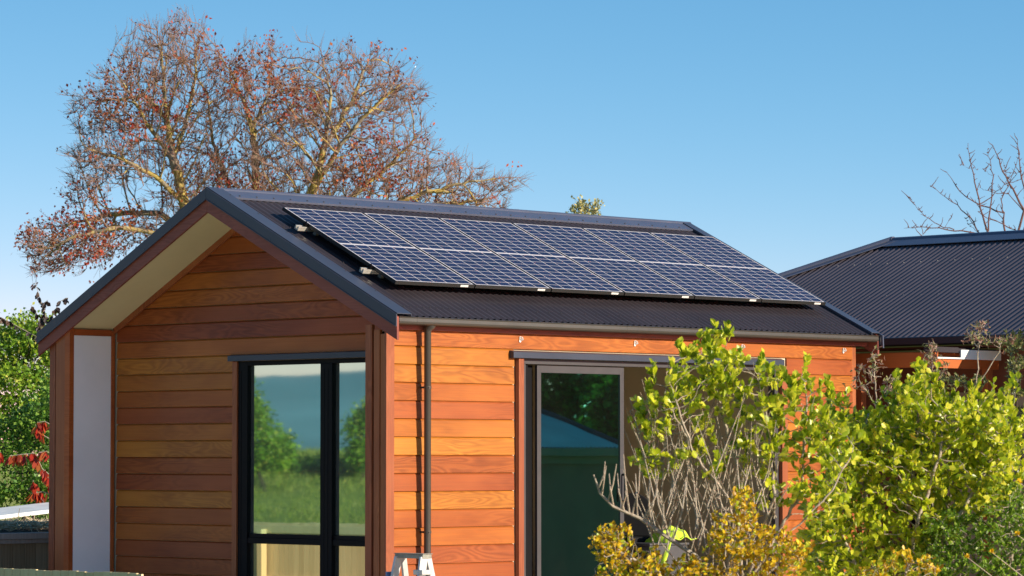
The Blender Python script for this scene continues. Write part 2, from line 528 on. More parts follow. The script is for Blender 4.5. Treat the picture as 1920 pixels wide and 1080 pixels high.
def leaves(P, D, Nn, S, tpl):
    """P base points, D direction of the blade, Nn face normal hint, S length -> arrays (tri/quads; repeated index = triangle)"""
    tv, tf = tpl
    y = norm(D); x = norm(np.cross(y, Nn)); z = np.cross(x, y)
    S = np.asarray(S)[:, None, None]
    V = P[:, None] + S * (x[:, None] * tv[None, :, 0:1] + y[:, None] * tv[None, :, 1:2] + z[:, None] * tv[None, :, 2:3])
    k = len(tv)
    Fq = (tf[None] + (np.arange(len(P)) * k)[:, None, None]).reshape(-1, 4)
    return V.reshape(-1, 3), Fq


def leaf_obj(name, V, Fq, mat, parent=None):
    """quads with a repeated last index become triangles"""
    tri = Fq[:, 2] == Fq[:, 3]
    me = bpy.data.meshes.new(name)
    Q, T = Fq[~tri], Fq[tri][:, :3]
    loops = np.concatenate([Q.ravel(), T.ravel()]).astype(np.int32)
    starts = np.concatenate([np.arange(len(Q)) * 4, len(Q) * 4 + np.arange(len(T)) * 3]).astype(np.int32)
    me.vertices.add(len(V)); me.vertices.foreach_set('co', V.astype(np.float32).ravel())
    me.loops.add(len(loops)); me.loops.foreach_set('vertex_index', loops)
    me.polygons.add(len(starts)); me.polygons.foreach_set('loop_start', starts)
    me.polygons.foreach_set('use_smooth', np.full(len(starts), True))
    me.update(calc_edges=True); me.validate()
    return link(name, me, mat, parent)


def rand_unit(n):
    return norm(RNG.normal(size=(n, 3)))


def colonize(att, seeds, step, infl, kill, iters=200, bias=(0, 0, .0), jit=.15, radial=None):
    """space colonisation: att (n,3); seeds list of polylines (first point of each later one joins nearest node) -> nodes, parent"""
    nodes, par = [], []
    for pl in seeds:
        pl = [np.array(p, float) for p in pl]
        if nodes:
            dd = np.linalg.norm(np.array(nodes) - pl[0], axis=1); prev = int(dd.argmin())
            if dd[prev] > step * .5:
                pl = [nodes[prev]] + pl
        else:
            nodes.append(pl[0]); par.append(-1); prev = 0
        for a, b in zip(pl[:-1], pl[1:]):
            n = max(1, int(np.linalg.norm(b - a) / step))
            for i in range(1, n + 1):
                q = a + (b - a) * i / n + RNG.normal(size=3) * step * .10
                nodes.append(q); par.append(prev); prev = len(nodes) - 1
    nodes = list(nodes)
    kids = {}
    att = np.array(att)
    ND = np.array(nodes)
    best = np.full(len(att), 1e9); bi = np.zeros(len(att), int)
    for c in range(0, len(ND), 400):
        d = np.linalg.norm(att[:, None] - ND[None, c:c + 400], axis=2)
        j = d.argmin(1); dm = d[np.arange(len(att)), j]
        up = dm < best; best[up] = dm[up]; bi[up] = j[up] + c
    bias = np.array(bias)
    for it in range(iters):
        alive = best > kill
        att, best, bi = att[alive], best[alive], bi[alive]
        if not len(att): break
        act = best < infl
        if not act.any(): break
        dirs = norm(att[act] - np.array(nodes)[bi[act]])
        acc = {}
        for k_, d in zip(bi[act], dirs):
            acc[k_] = acc.get(k_, 0) + d
        new = []
        for k_, d in acc.items():
            kids[k_] = kids.get(k_, 0) + 1
            if kids[k_] > 3: continue
            d = d / (np.linalg.norm(d) + 1e-9) + bias + RNG.normal(size=3) * jit
            if radial is not None:
                o_ = nodes[k_] - radial[0]; d = d + o_ / (np.linalg.norm(o_) + 1e-9) * radial[1]
            d /= np.linalg.norm(d) + 1e-9
            new.append(nodes[k_] + d * step); par.append(k_)
        if not new: break
        base = len(nodes)
        nodes += new
        NW = np.array(new)
        d = np.linalg.norm(att[:, None] - NW[None], axis=2)
        j = d.argmin(1); dm = d[np.arange(len(att)), j]
        up = dm < best; best[up] = dm[up]; bi[up] = j[up] + base
        if len(nodes) > 22000: break
    return np.array(nodes), np.array(par)


def pipe_radii(par, tip, expo=2.3):
    n = len(par); r = np.zeros(n); ch = np.zeros(n, int)
    for i in range(n - 1, 0, -1):
        if ch[i] == 0: r[i] = tip ** expo
        r[par[i]] += r[i]; ch[par[i]] += 1
    if ch[0] == 0: r[0] = tip ** expo
    return r ** (1 / expo), ch


def wood_mesh(name, nodes, par, rad, mat, parent, nthick=6, extra=None):
    i = np.arange(1, len(nodes))
    A, B = nodes[par[i]], nodes[i]
    ra, rb = rad[par[i]], rad[i]
    ra = np.minimum(ra, rb * 1.6)
    big = rb > np.percentile(rad, 80)
    Vs, Fs, off = [], [], 0
    for msk, n in ((big, nthick), (~big, 4)):
        if msk.any():
            V, Fq = frustums(A[msk], B[msk] + norm(B[msk] - A[msk]) * rb[msk][:, None] * .25, ra[msk], rb[msk], n)
            Vs.append(V); Fs.append(Fq + off); off += len(V)
    if extra is not None:
        V, Fq = frustums(*extra, 3)
        Vs.append(V); Fs.append(Fq + off)
    return np_mesh(name, np.concatenate(Vs), np.concatenate(Fs), mat, parent, True)


def ellipsoid_pts(lobes, n, depth, drad, shell=.0):
    """lobes in photo pixels (cx, cy, rx, ry, weight[, depth shift]) at a depth -> world points"""
    out = []
    wsum = sum(l[4] for l in lobes)
    for l in lobes:
        k = int(n * l[4] / wsum)
        u = rand_unit(k) * (RNG.random((k, 1)) ** (1 / 3) * (1 - shell) + shell)
        dz = l[5] if len(l) > 5 else 0
        dr = l[6] if len(l) > 6 else drad
        for a in u:
            out.append(at(l[0] + a[0] * l[2], l[1] + a[1] * l[3], depth + dz + a[2] * dr))
    return np.array(out)


# ------------------------------------------------------------------ ground, hills
def ground_h(x, y):
    q = (-x - y) / 1.414
    t = np.clip((q - 13) / 30, 0, 1); t = t * t * (3 - 2 * t)
    p = (x + y * .7)
    t2 = np.clip((p - 9) / 14, 0, 1); t2 = t2 * t2 * (3 - 2 * t2)
    return -.45 + 1.75 * t - .95 * t2 * (1 - t)


g = np.sinh(np.linspace(-4.2, 4.2, 121)) / math.sinh(4.2) * 4000
GX, GY = np.meshgrid(g, g, indexing='ij')
GZ = ground_h(GX, GY) + .03 * np.sin(GX * 1.7) * np.cos(GY * 1.3)
n_ = len(g)
idx = np.arange(n_ * n_).reshape(n_, n_)
Fg = np.stack([idx[:-1, :-1], idx[1:, :-1], idx[1:, 1:], idx[:-1, 1:]], -1).reshape(-1, 4)
o = np_mesh('ground', np.stack([GX, GY, GZ], -1).reshape(-1, 3), Fg, M['ground'], None, True); o['kind'] = 'structure'

yard = MB(); yard.box(-8.5, 9.5, -5.9, 7.6, -.62, -.425)
o = yard.build('bounce_yard', M['bounce']); o['kind'] = 'structure'  # unseen pale slab added to bounce sunlight up to gable and soffit
# long meadow grass beyond the fence
n = 60000
bx_ = RNG.uniform(-34, -9, n); by_ = RNG.uniform(-30, -7, n)
bz_ = ground_h(bx_, by_) + .0
P = np.stack([bx_, by_, bz_], 1)
L_ = RNG.uniform(.06, .15, n) * (1 + .4 * np.sin(bx_ * .9) * np.cos(by_ * .7))
D = norm(np.stack([RNG.normal(size=n) * .35, RNG.normal(size=n) * .35, np.ones(n)], 1))
V, Fq = leaves(P, D, norm(np.stack([RNG.normal(size=n), RNG.normal(size=n), np.zeros(n)], 1)), L_, (np.array([(-.10, 0, 0), (.10, 0, 0), (.05, .6, .08), (-.04, .6, .08), (0, 1, .22), (0.012, 1, .22)]), np.array([(0, 1, 2, 3), (3, 2, 5, 4)])))
o = leaf_obj('meadow_grass', V, Fq, M['grass']); o['kind'] = 'stuff'
tag(o, 'long yellow green meadow grass beyond the paling fence', 'grass')

# forested ridge on the far side of the meadow (the front window mirrors it)
ang = np.linspace(math.radians(196), math.radians(250), 90)
prof = np.linspace(0, 1, 12)
HV = []
for a in ang:
    t = (a - math.radians(196)) / math.radians(54)
    hgt = 104 + 22 * math.sin(t * 9 + .6) + 7 * math.sin(t * 23) + 3 * math.sin(t * 61)
    hgt += 330 * max(-.12, min(.12, t - .455))
    for p_ in prof:
        r_ = 2100 + 900 * p_
        HV.append((math.cos(a) * r_, math.sin(a) * r_, -5 + hgt * math.sin(p_ * math.pi / 2) ** 1.2))
hi = np.arange(len(HV)).reshape(len(ang), len(prof))
Fh = np.stack([hi[:-1, :-1], hi[1:, :-1], hi[1:, 1:], hi[:-1, 1:]], -1).reshape(-1, 4)
o = np_mesh('hills', np.array(HV), Fh, M['hill'], None, True); o['kind'] = 'structure'

# ================================================================== CABIN
RX, RZ = -2.541, 3.865          # ridge
TR, TL = .4817, .497            # slopes right / left
XR, XL = .193, -5.254           # eave ends of the barges
YB = -.125                      # outer face of the bargeboards
YEND = 6.90


def rz(x):
    return RZ - (TR * (x - RX) if x > RX else TL * (RX - x))


cabin = thing('timber_cabin', 'small cedar clad gabled cabin with a dark corrugated roof and open sliding door', 'cabin')
BH = .1685


def course_boards(mb, axis, face, sgn, z_off, zmin, zmax, spans):
    """weatherboards. axis 0: boards run along x on plane y=face; axis 1: run along y on plane x=face; sgn outward sign.
    spans(zlo, zhi) -> list of ((a0lo,a0hi),(a1lo,a1hi))"""
    k0 = math.floor((zmin - z_off) / BH)
    z = z_off + k0 * BH
    while z < zmax:
        z0, z1 = max(z, zmin), min(z + BH, zmax)
        if z1 - z0 > .02:
            for (a0, a0b), (a1, a1b) in spans(z0, z1):
                jj = random.uniform(-.0012, .0012)
                prof = [(-.020, z0), (.006 + jj, z0 + .001), (.007 + jj, z0 + .005), (.000 + jj, z1 - .017), (-.009, z1 - .004), (-.020, z1 - .002)]
                if z1 - z < BH - .01:
                    prof = [(-.020, z0), (.006 + jj, z0 + .001), (.0 + jj, z1), (-.020, z1)]
                def P(q, end):
                    t = (q[1] - z0) / (z1 - z0)
                    a = (a0 + (a0b - a0) * t) if end == 0 else (a1 + (a1b - a1) * t)
                    return (a, face + sgn * q[0], q[1]) if axis == 0 else (face + sgn * q[0], a, q[1])
                n = len(prof)
                vs = [P(q, 0) for q in prof] + [P(q, 1) for q in prof]
                fs = [(i, (i + 1) % n, n + (i + 1) % n, n + i) for i in range(n)] + [tuple(range(n))[::-1], tuple(range(n, 2 * n))]
                mb.add(vs, fs)
        z += BH


# ---- side wall (faces +x, in the sun)
DY0, DY1 = 1.604, 5.545       # door opening incl. trims
mb = MB()


def side_spans(z0, z1):
    if z1 <= 2.275:
        return [((.0, .0), (1.574, 1.574)), ((5.575, 5.575), (6.640, 6.640))]
    return [((.0, .0), (6.640, 6.640))]


course_boards(mb, 1, 0.0, 1, 1.601, -.36, 2.445, side_spans)
mb.build('wall', M['cedar'], cabin)
# wall core behind the boards, door opening left free
mb = MB()
mb.box(-.12, -.021, .478, 1.60, -.4, 2.44); mb.box(-.12, -.021, 5.55, 6.63, -.4, 2.44); mb.box(-.12, -.021, 1.60, 5.55, 2.20, 2.44)
mb.box(-.12, -.021, 1.60, 5.55, -.4, -.06)
mb.box(-5.10, -4.98, .50, 6.63, -.4, 2.46); mb.box(-4.98, -.12, 6.51, 6.63, -.4, 2.46)
mb.build('wall_frame', M['interior'], cabin)
# back-left cladding (seen only from the side)
mb = MB()
course_boards(mb, 1, -5.10, -1, 1.601, -.36, 2.40, lambda a, b: [((-.02, -.02), (6.64, 6.64))])
mb.build('wall', M['cedar'], cabin)
mb = MB()
course_boards(mb, 0, 6.64, 1, 1.601, -.36, 3.74, lambda a, b: [((max(-5.10, RX - (RZ - .13 - a) / TL), max(-5.10, RX - (RZ - .13 - b) / TL)), (min(0, RX + (RZ - .13 - a) / TR), min(0, RX + (RZ - .13 - b) / TR)))])
mb.build('wall', M['cedar'], cabin)

# ---- recessed gable wall (faces -y, in the shade)
YR = .475
WX0, WX1 = -2.865, -.52       # window opening incl. trim
mb = MB()


def gable_spans(z0, z1):
    def xl(z): return max(-4.70, RX - (3.70 - z) / .50)
    def xr(z): return min(-.27, RX + (3.70 - z) / .485)
    if z1 <= 2.262:
        return [((xl(z0), xl(z1)), (WX0 + .02, WX0 + .02)), ((WX1, WX1), (xr(z0), xr(z1)))]
    return [((xl(z0), xl(z1)), (xr(z0), xr(z1)))]


course_boards(mb, 0, YR, -1, 1.5826, -.36, 3.62, gable_spans)
mb.build('wall', M['cedar'], cabin)
mb = MB()
mb.box(-4.98, WX0, YR + .021, YR + .12, -.4, 2.48); mb.box(WX1, -.12, YR + .021, YR + .12, -.4, 2.48)
mb.box(WX0, WX1, YR + .021, YR + .12, 2.26, 2.48)
mb.prism([(-4.98, 2.482), (-.12, 2.482), (RX, 3.68)], YR + .022, YR + .12, 1)
mb.build('wall_frame', M['interior'], cabin)

# ---- wing walls: end faces at y=-.1
mb = MB()
YW = -.10
# left wing end boards
mb.box(-5.10, -5.005, YW + .012, YW + .04, -.4, 2.47)
mb.box(-4.978, -4.826, YW, YW + .04, -.4, 2.52)
mb.build('wing_board', M['cedar_v'], cabin, bevel=.002)
mb = MB(); mb.box(-4.824, -4.742, YW - .006, YW + .05, -.4, 2.57)
o = mb.build('corner_board', M['beam'], cabin, bevel=.002); o['label'] = 'orange stained inner corner board'
mb = MB(); mb.box(-5.09, -4.76, YW + .041, YR + .02, -.4, 2.46)
mb.build('wing_core', M['black'], cabin)
# white inner lining of the left wing (faces +x) with its cedar edge trims
mb = MB(); mb.box(-4.758, -4.745, YW + .052, .428, -.4, 2.487)
o = mb.build('inner_panel', M['panel_white'], cabin); o['label'] = 'pale grey painted lining panel'
mb = MB(); mb.box(-4.757, -4.728, .430, YR - .008, -.4, 2.54)
mb.box(-4.757, -4.735, YW + .052, .429, 2.489, 2.55)
mb.build('trim', M['beam'], cabin)
# right wing
mb = MB()
mb.box(-.270, -.184, YW, YW + .04, -.4, 2.47)
mb.box(-.158, -.080, YW + .004, YW + .04, -.4, 2.42)
mb.box(-.076, -.004, YW + .012, YW + .04, -.4, 2.38)
mb.build('wing_board', M['cedar_v'], cabin, bevel=.002)
mb = MB(); mb.box(-.262, -.022, YW + .041, YR - .03, -.4, 2.40)
mb.build('wing_core', M['black'], cabin)
mb = MB(); mb.box(-.277, -.263, YW + .042, YR - .01, -.4, 2.42)
mb.build('inner_panel', M['panel_white'], cabin)
# sunlit corner board on the side face
mb = MB(); mb.box(-.003, .022, YW - .004, -.003, -.4, 2.42)
o = mb.build('corner_board', M['cedar_v'], cabin, bevel=.002)
mb = MB(); mb.box(-.021, -.0, 6.642, 6.70, -.4, 2.42); mb.build('corner_board', M['cedar_v'], cabin)

# ---- soffit of the gable overhang (underside follows the roof)
mb = MB()
ya, yb = YB + .026, YR + .03
for sx, T_ in ((-1, .50), (1, .485)):
    xe = XL + .06 if sx < 0 else -.03
    z0, z1 = 3.667, 3.667 - T_ * abs(xe - RX)
    mb.add([(RX, ya, z0), (RX, yb, z0), (xe, yb, z1), (xe, ya, z1), (RX, ya, z0 + .012), (RX, yb, z0 + .012), (xe, yb, z1 + .012), (xe, ya, z1 + .012)],
           [(0, 1, 2, 3), (4, 7, 6, 5), (0, 3, 7, 4), (1, 5, 6, 2), (2, 6, 7, 3)])
mb.build('soffit', M['soffit'], cabin)
# scotia between soffit and gable wall
mb = MB()
for sx, T_ in ((-1, .50), (1, .485)):
    xe = -4.73 if sx < 0 else -.275
    za, zb = 3.664, 3.664 - T_ * abs(xe - RX)
    y0, y1 = YR - .030, YR - .006
    mb.hexa([(RX, y0, za - .062), (xe, y0, zb - .062), (xe, y1, zb - .062), (RX, y1, za - .062), (RX, y0, za), (xe, y0, zb), (xe, y1, zb), (RX, y1, za)])
mb.build('scotia', M['cedar_v'], cabin)


# ---- bargeboards and flashings
def rake_bar(y0, y1, x_in, x_out, d0, d1):
    """bar following the rake: d0/d1 vertical offsets under the roof line"""
    m = MB()
    m.hexa([(x_in, y0, rz(x_in) - d1), (x_out, y0, rz(x_out) - d1), (x_out, y1, rz(x_out) - d1), (x_in, y1, rz(x_in) - d1),
            (x_in, y0, rz(x_in) - d0), (x_out, y0, rz(x_out) - d0), (x_out, y1, rz(x_out) - d0), (x_in, y1, rz(x_in) - d0)])
    return m


for nm, y0, y1 in (('front', YB, YB + .025), ('far', YEND - .06, YEND - .035)):
    rake_bar(y0, y1, RX - .001, XL + .004, .02, .235).build('bargeboard', M['barge'], cabin, bevel=.002)
    rake_bar(y0, y1, RX + .001, XR - .006, .02, .235).build('bargeboard', M['barge'], cabin, bevel=.002)
for y0, y1, yt in ((YB - .016, YB - .004, .05), (YEND - .031, YEND - .019, YEND - .16)):
    for x_in, x_out in ((RX - .001, XL - .004), (RX + .001, XR)):
        m = rake_bar(y0, y1, x_in, x_out, -.006, .108)
        lo = rake_bar(y0 - .006, y0 - .001, x_in, x_out, .100, .112)      # drip edge
        m.add(lo.v, lo.f)
        # top leg lying over the sheets, with a small downturn at its inner edge
        a, b = (y1 + .0, yt) if yt > y1 and yt < 3 else (yt, y0)
        tp = rake_bar(a, b, x_in, x_out, -.016, -.008); m.add(tp.v, tp.f)
        e = b if b == yt else a
        tp = rake_bar(e - .004, e + .004, x_in, x_out, -.016, .012); m.add(tp.v, tp.f)
        m.build('barge_flashing', M['flash'], cabin, bevel=.0025)
# fixing screws on the front flashing face
mb = MB()
for sx in (-1, 1):
    x = RX + sx * .12
    while XL + .1 < x < XR - .1:
        z = rz(x) - .085
        mb.tube([(x, YB - .016, z), (x, YB - .021, z)], [.007, .005], 6)
        mb.tube([(x + .05, .03, rz(x + .05) + .016), (x + .05, .03, rz(x + .05) + .022)], [.008, .006], 6)
        x += sx * .42
mb.build('screw', M['screw'], cabin)['kind'] = 'stuff'


def corrugated(axis_run, a0, a1, pitch, amp, slope_pts, seg=8):
    """sheet whose corrugations run down the slope. axis_run 1: repeats along y; slope_pts list of (x,z). axis_run 0: repeats along x, (y,z)"""
    n = int((a1 - a0) / pitch * seg)
    V, Fq = [], []
    m = len(slope_pts)
    p0, p1 = np.array(slope_pts[0]), np.array(slope_pts[-1])
    d = (p1 - p0) / np.linalg.norm(p1 - p0); nv = np.array([-d[1], d[0]])
    if nv[1] < 0: nv = -nv
    for i in range(n + 1):
        a = a0 + (a1 - a0) * i / n
        h = amp * math.cos(2 * math.pi * (a - a0) / pitch) - amp
        for q in slope_pts:
            q = np.array(q) + nv * h
            V.append((q[0], a, q[1]) if axis_run == 1 else (a, q[0], q[1]))
    idx = np.arange((n + 1) * m).reshape(n + 1, m)
    Fq = np.stack([idx[:-1, :-1], idx[1:, :-1], idx[1:, 1:], idx[:-1, 1:]], -1).reshape(-1, 4)
    return np.array(V), Fq


# roof sheets
xe = .165
V, Fq = corrugated(1, -.10, YEND - .03, .0835, .0095, [(RX + .03, rz(RX + .03) - .012), (xe, rz(xe) - .012)])
roofR = np_mesh('roof', V, Fq, M['roof'], cabin, True)
xe2 = XL - .03
V, Fq = corrugated(1, -.10, YEND - .03, .0835, .0095, [(RX - .03, rz(RX - .03) - .012), (xe2, rz(xe2) - .012)])
np_mesh('roof', V, Fq, M['roof'], cabin, True)
# roofing screws: rows across the crests
mb = MB()
for x in (-.02, -.95, -1.72):
    for i in range(80):
        y = -.10 + .0835 * i
        if i % 2 and random.random() < .75 or not .07 < y < 6.7: continue
        z = rz(x) - .012
        mb.tube([(x, y, z), (x + .003, y, z + .007)], [.0065, .005], 6)
mb.build('roofing_screw', M['greyal'], cabin)['kind'] = 'stuff'
# ridge cap: rolled top and two wings
mb = MB()
R_ = .035
prof = []
for i in range(9):
    a = math.pi * (1 - i / 8)
    prof.append((RX + R_ * math.cos(a), RZ - .012 + R_ * .8 * math.sin(a)))
wr = .19
top = [(RX - wr, RZ - TL * wr + .004)] + prof + [(RX + wr, RZ - TR * wr + .004)]
bot = [(x, z - .006) for x, z in reversed(top)]
mb.prism(top + bot, .0, YEND - .02, 1)
mb.prism([(RX + wr - .004, RZ - TR * wr - .014), (RX + wr + .002, RZ - TR * wr + .003), (RX + wr - .004, RZ - TR * wr + .004)], .0, YEND - .02, 1)
mb.build('ridge_cap', M['flash2'], cabin, smooth=True)
mb = MB()
for i in range(31):
    y = .16 + i * .22
    x = RX + wr - .035
    mb.tube([(x, y, rz(x) + .004), (x + .004, y, rz(x) + .012)], [.010, .007], 6)
mb.build('screw', M['screw'], cabin)['kind'] = 'stuff'

# fascia, eave soffit and gutter on the right
mb = MB(); mb.box(.030, .052, -.095, 6.86, 2.422, 2.535); mb.box(-.02, .030, -.06, 6.60, 2.447, 2.465)
mb.build('fascia', M['barge'], cabin)
gp = [(.056, 2.470), (.168, 2.462), (.186, 2.472), (.192, 2.490), (.188, 2.520), (.196, 2.531), (.188, 2.535), (.182, 2.523), (.186, 2.492), (.180, 2.478),
      (.166, 2.469), (.062, 2.476), (.062, 2.530), (.056, 2.530)]
mb = MB(); mb.prism(gp, -.097, 6.925, 1)
mb.box(.062, .186, -.0965, -.092, 2.472, 2.526); mb.box(.062, .186, 6.917, 6.922, 2.472, 2.526)
gut = mb.build('gutter', M['gutter'], cabin)
for y in (.125, 2.95):
    mb = MB(); mb.prism([(.168, 2.4605), (.1875, 2.471), (.1935, 2.490), (.1895, 2.519), (.1975, 2.531), (.188, 2.531), (.186, 2.49), (.166, 2.465)], y, y + .012, 1)
    mb.build('joint_cover', M['gutter'], gut)
# far gutter end cap piece
mb = MB(); mb.prism([(.195, 2.552), (.235, 2.535), (.240, 2.40), (.225, 2.40), (.205, 2.522), (.17, 2.548)], YEND - .035, YEND - .018, 1)
mb.build('barge_flashing', M['flash2'], cabin)

# downpipe
mb = MB()
px_, py_ = .092, .352
mb.tube([(px_ + .03, py_ + .01, 2.475), (px_ + .026, py_ + .008, 2.463), (px_ + .018, py_ + .004, 2.450), (px_ + .008, py_, 2.432), (px_, py_, 2.405), (px_, py_, -.35)],
        [.050, .048, .042, .036, .0325, .0325], 24)
dp = mb.build('downpipe', M['gutter'], cabin, smooth=True)
for z in (1.89, .55):
    mb = MB(); mb.tube([(px_, py_, z - .011), (px_, py_, z + .011)], [.0365, .0365], 20)
    mb.box(.004, .062, py_ - .012, py_ + .012, z - .009, z + .009)
    mb.tube([(px_ + .036, py_ - .012, z), (px_ + .048, py_ - .014, z)], [.005, .005], 6)
    mb.build('bracket', M['gutter'], dp)

# galvanised eye brackets along the top board
for y in (1.649, 3.256, 4.863, 6.486):
    mb = MB()
    mb.prism([(y - .015, 2.348), (y - .004, 2.338), (y + .009, 2.346), (y + .014, 2.372), (y + .005, 2.398), (y - .009, 2.394)], .008, .013, 0)
    mb.tube([(.013, y, 2.386), (.026, y + .003, 2.392), (.034, y + .010, 2.382), (.030, y + .010, 2.364), (.014, y, 2.358)], [.005] * 5, 7)
    mb.tube([(.013, y - .003, 2.37), (.038, y + .018, 2.368)], [.007, .006], 7)
    mb.build('eye_bracket', M['zinc'], cabin, smooth=True)


# ---- front window (in the recess)
def rect_frame(m, axis, f0, f1, a0, a1, z0, z1, w_a, w_z0, w_z1):
    """frame ring in a vertical plane; axis 0: spans x on y in f0..f1; axis 1: spans y on x in f0..f1"""
    def bx(p0, p1, q0, q1):
        if axis == 0: m.box(p0, p1, f0, f1, q0, q1)
        else: m.box(f0, f1, p0, p1, q0, q1)
    bx(a0, a0 + w_a, z0, z1); bx(a1 - w_a, a1, z0, z1)
    bx(a0 + w_a, a1 - w_a, z1 - w_z1, z1); bx(a0 + w_a, a1 - w_a, z0, z0 + w_z0)


win = MB()
y0, y1 = YR - .004, YR + .085
xa, xb = -2.765, -.56
win.box(xa, xa + .142, y0, y1, -.36, 2.19)
win.box(xb - .10, xb, y0, y1, -.36, 2.19)
win.box(xa + .142, xb - .10, y0 + .001, y1, 2.146, 2.19)
win.box(-1.536, -1.366, y0 - .004, y1, -.36, 2.146)                    # mullion
for a, b in ((xa + .142, -1.536), (-1.366, xb - .10)):
    win.box(a, b, y0 + .006, y1, .395, .452); win.box(a, b, y0 + .018, y1, .452, .492)   # transom in two steps
    win.box(a, b, y0 + .006, y1, -.36, -.27)
wf = win.build('window', M['black'], cabin, bevel=.003)
for b_ in ((xa + .05, xa + .052, y0 - .003, y0 - .0005), (-1.48, -1.478, y0 - .0065, y0 - .0045), (-1.425, -1.423, y0 - .0065, y0 - .0045)):
    mb = MB(); mb.box(*b_, -.3, 2.1); mb.build('frame_joint', M['black'], wf)
for a, b in ((xa + .142, -1.536), (-1.366, xb - .10)):
    for q0, q1 in ((.493, 2.145), (-.269, .394)):
        mb = MB(); mb.box(a + .001, b - .001, y0 + .045, y0 + .049, q0, q1)
        mb.build('pane', M['glass'] if q0 > .3 else M['glass_low'], wf)
for a, b in ((-2.838, -2.768), (xb + .003, xb + .06)):
    mb = MB(); mb.box(a, b, YR - .020, YR + .06, -.36, 2.188); mb.build('trim', M['cedar_v'], wf)
# head flashing
mb = MB()
mb.prism([(YR - .055, 2.192), (YR + .0, 2.192), (YR + .0, 2.256), (YR - .012, 2.256), (YR - .055, 2.246)], -2.872, -.30, 0)
mb.build('head_flashing', M['flash'], wf, bevel=.002)

# ---- sliding door (side wall)
door = MB()
door.box(-.10, .004, 1.679, 1.692, -.05, 2.186)
door.box(-.10, -.018, 1.693, 1.752, -.05, 2.135)                        # grey jamb
door.box(-.10, -.010, 1.693, 5.455, 2.137, 2.186)                       # head
door.box(-.10, -.010, 5.395, 5.455, -.05, 2.137)
door.box(-.12, -.010, 1.753, 5.395, -.055, -.02)
df = door.build('sliding_door', M['greyal'], cabin, bevel=.002)
mb = MB(); mb.box(-.118, -.103, 1.692, 1.93, -.02, 2.13); mb.box(-.102, -.040, 1.7525, 1.80, -.02, 2.135)  # black strips stand in for the shadow in the recess beside the leaf
mb.build('gap_shade', M['black'], df)
for a, b in ((1.606, 1.676), (5.459, 5.545)):
    mb = MB(); mb.box(-.015, .036, a, b, -.06, 2.186); mb.build('trim', M['cedar_v'], df, bevel=.002)
mb = MB(); mb.prism([(.0, 2.189), (.062, 2.189), (.062, 2.247), (.014, 2.262), (.0, 2.262)], 1.510, 5.468, 1)
mb.build('head_flashing', M['flash'], df, bevel=.003)
mb = MB(); rect_frame(mb, 1, -.078, -.045, 1.935, 3.155, -.02, 2.132, .055, .09, .075)
lf = mb.build('door_leaf', M['greyal'], df, bevel=.003)
mb = MB(); mb.box(-.064, -.060, 1.990, 3.100, .07, 2.057); mb.build('pane', M['glass_door'], lf)
mb = MB(); mb.tube([(-.045, 3.128, 1.07), (-.012, 3.128, 1.07), (-.008, 3.128, 1.05), (-.008, 3.128, .83), (-.012, 3.128, .81), (-.045, 3.128, .81)], [.011] * 6, 8)
mb.build('handle', M['black'], lf, smooth=True)
# second (fixed) leaf standing behind the first
mb = MB(); rect_frame(mb, 1, -.112, -.082, 1.98, 3.06, -.02, 2.132, .06, .09, .07)
lf2 = mb.build('door_leaf', M['black'], df)
mb = MB(); mb.box(-.099, -.095, 2.04, 3.00, .07, 2.06); mb.build('pane', M['glass_door'], lf2)

# ---- interior
mb = MB(); mb.box(-4.96, -.13, .62, 6.49, -.10, -.06); mb.build('floor', M['floor_in'], cabin)
mb = MB(); mb.box(-4.96, -.13, .62, 6.49, 2.44, 2.47); mb.build('ceiling', M['ceiling'], cabin)
# ================================================================== SOLAR PANELS
ths = math.atan(TR)
ydir = Vector((0, 1, 0)); ddir = Vector((math.cos(ths), 0, -math.sin(ths))); ndir = Vector((math.sin(ths), 0, math.cos(ths)))
U0 = .672                     # slope distance from the ridge to the panels' top edge
PW, PL, PT, PH = 1.030, 1.795, .035, .120


def slope_pt(u, y, h):
    return Vector((RX, 0, RZ - .012)) + ddir * u + ydir * y + ndir * h


rot = Matrix((ydir, ddir, ndir)).transposed().to_4x4()


def panel_meshes():
    m = MB(); e = .011
    rim = [(0, PW, 0, e), (0, PW, PL - e, PL), (0, e, e, PL - e), (PW - e, PW, e, PL - e)]
    for x0, x1, y0_, y1_ in rim: m.box(x0, x1, y0_, y1_, -PT, 0)
    a = MB(); a.box(e, PW - e, e, PL - e, -.009, -.0015)
    l_ = MB(); l_.box(.845, .945, PL + .0005, PL + .002, -.027, -.008)
    for k in range(3): l_.box(.858 + k * .027, .880 + k * .027, PL + .002, PL + .0026, -.020, -.015, 1)
    return m, a, l_


pm, pa, pl_ = panel_meshes()
PLAB = ['first solar panel from the gable end, its black side edge exposed above the rail ends',
        'second solar panel from the gable end of the dark roof',
        'third solar panel from the gable end, left of the middle of the row',
        'fourth solar panel from the gable end, right of the middle of the row',
        'solar panel second from the far end of the row',
        'last solar panel at the far end of the row, against the neighbouring roof']
proto = None
for i in range(6):
    yy = .283 + i * 1.0445
    t = thing('solar_panel', PLAB[i], 'solar panel', (0, 0, 0), 'solar panels on the cabin roof')
    t.matrix_world = Matrix.Translation(slope_pt(U0, yy, PH)) @ rot
    if proto is None:
        kids = [pm.build('panel_frame', M['pframe'], t, bevel=.0015), pa.build('cell_sheet', M['cells'], t),
                pl_.build('label_sticker', [M['label'], M['label_print']], t)]
        proto = kids
    else:
        for k_ in proto:
            c = k_.copy(); COL.objects.link(c); c.parent = t
            for md in c.modifiers: pass
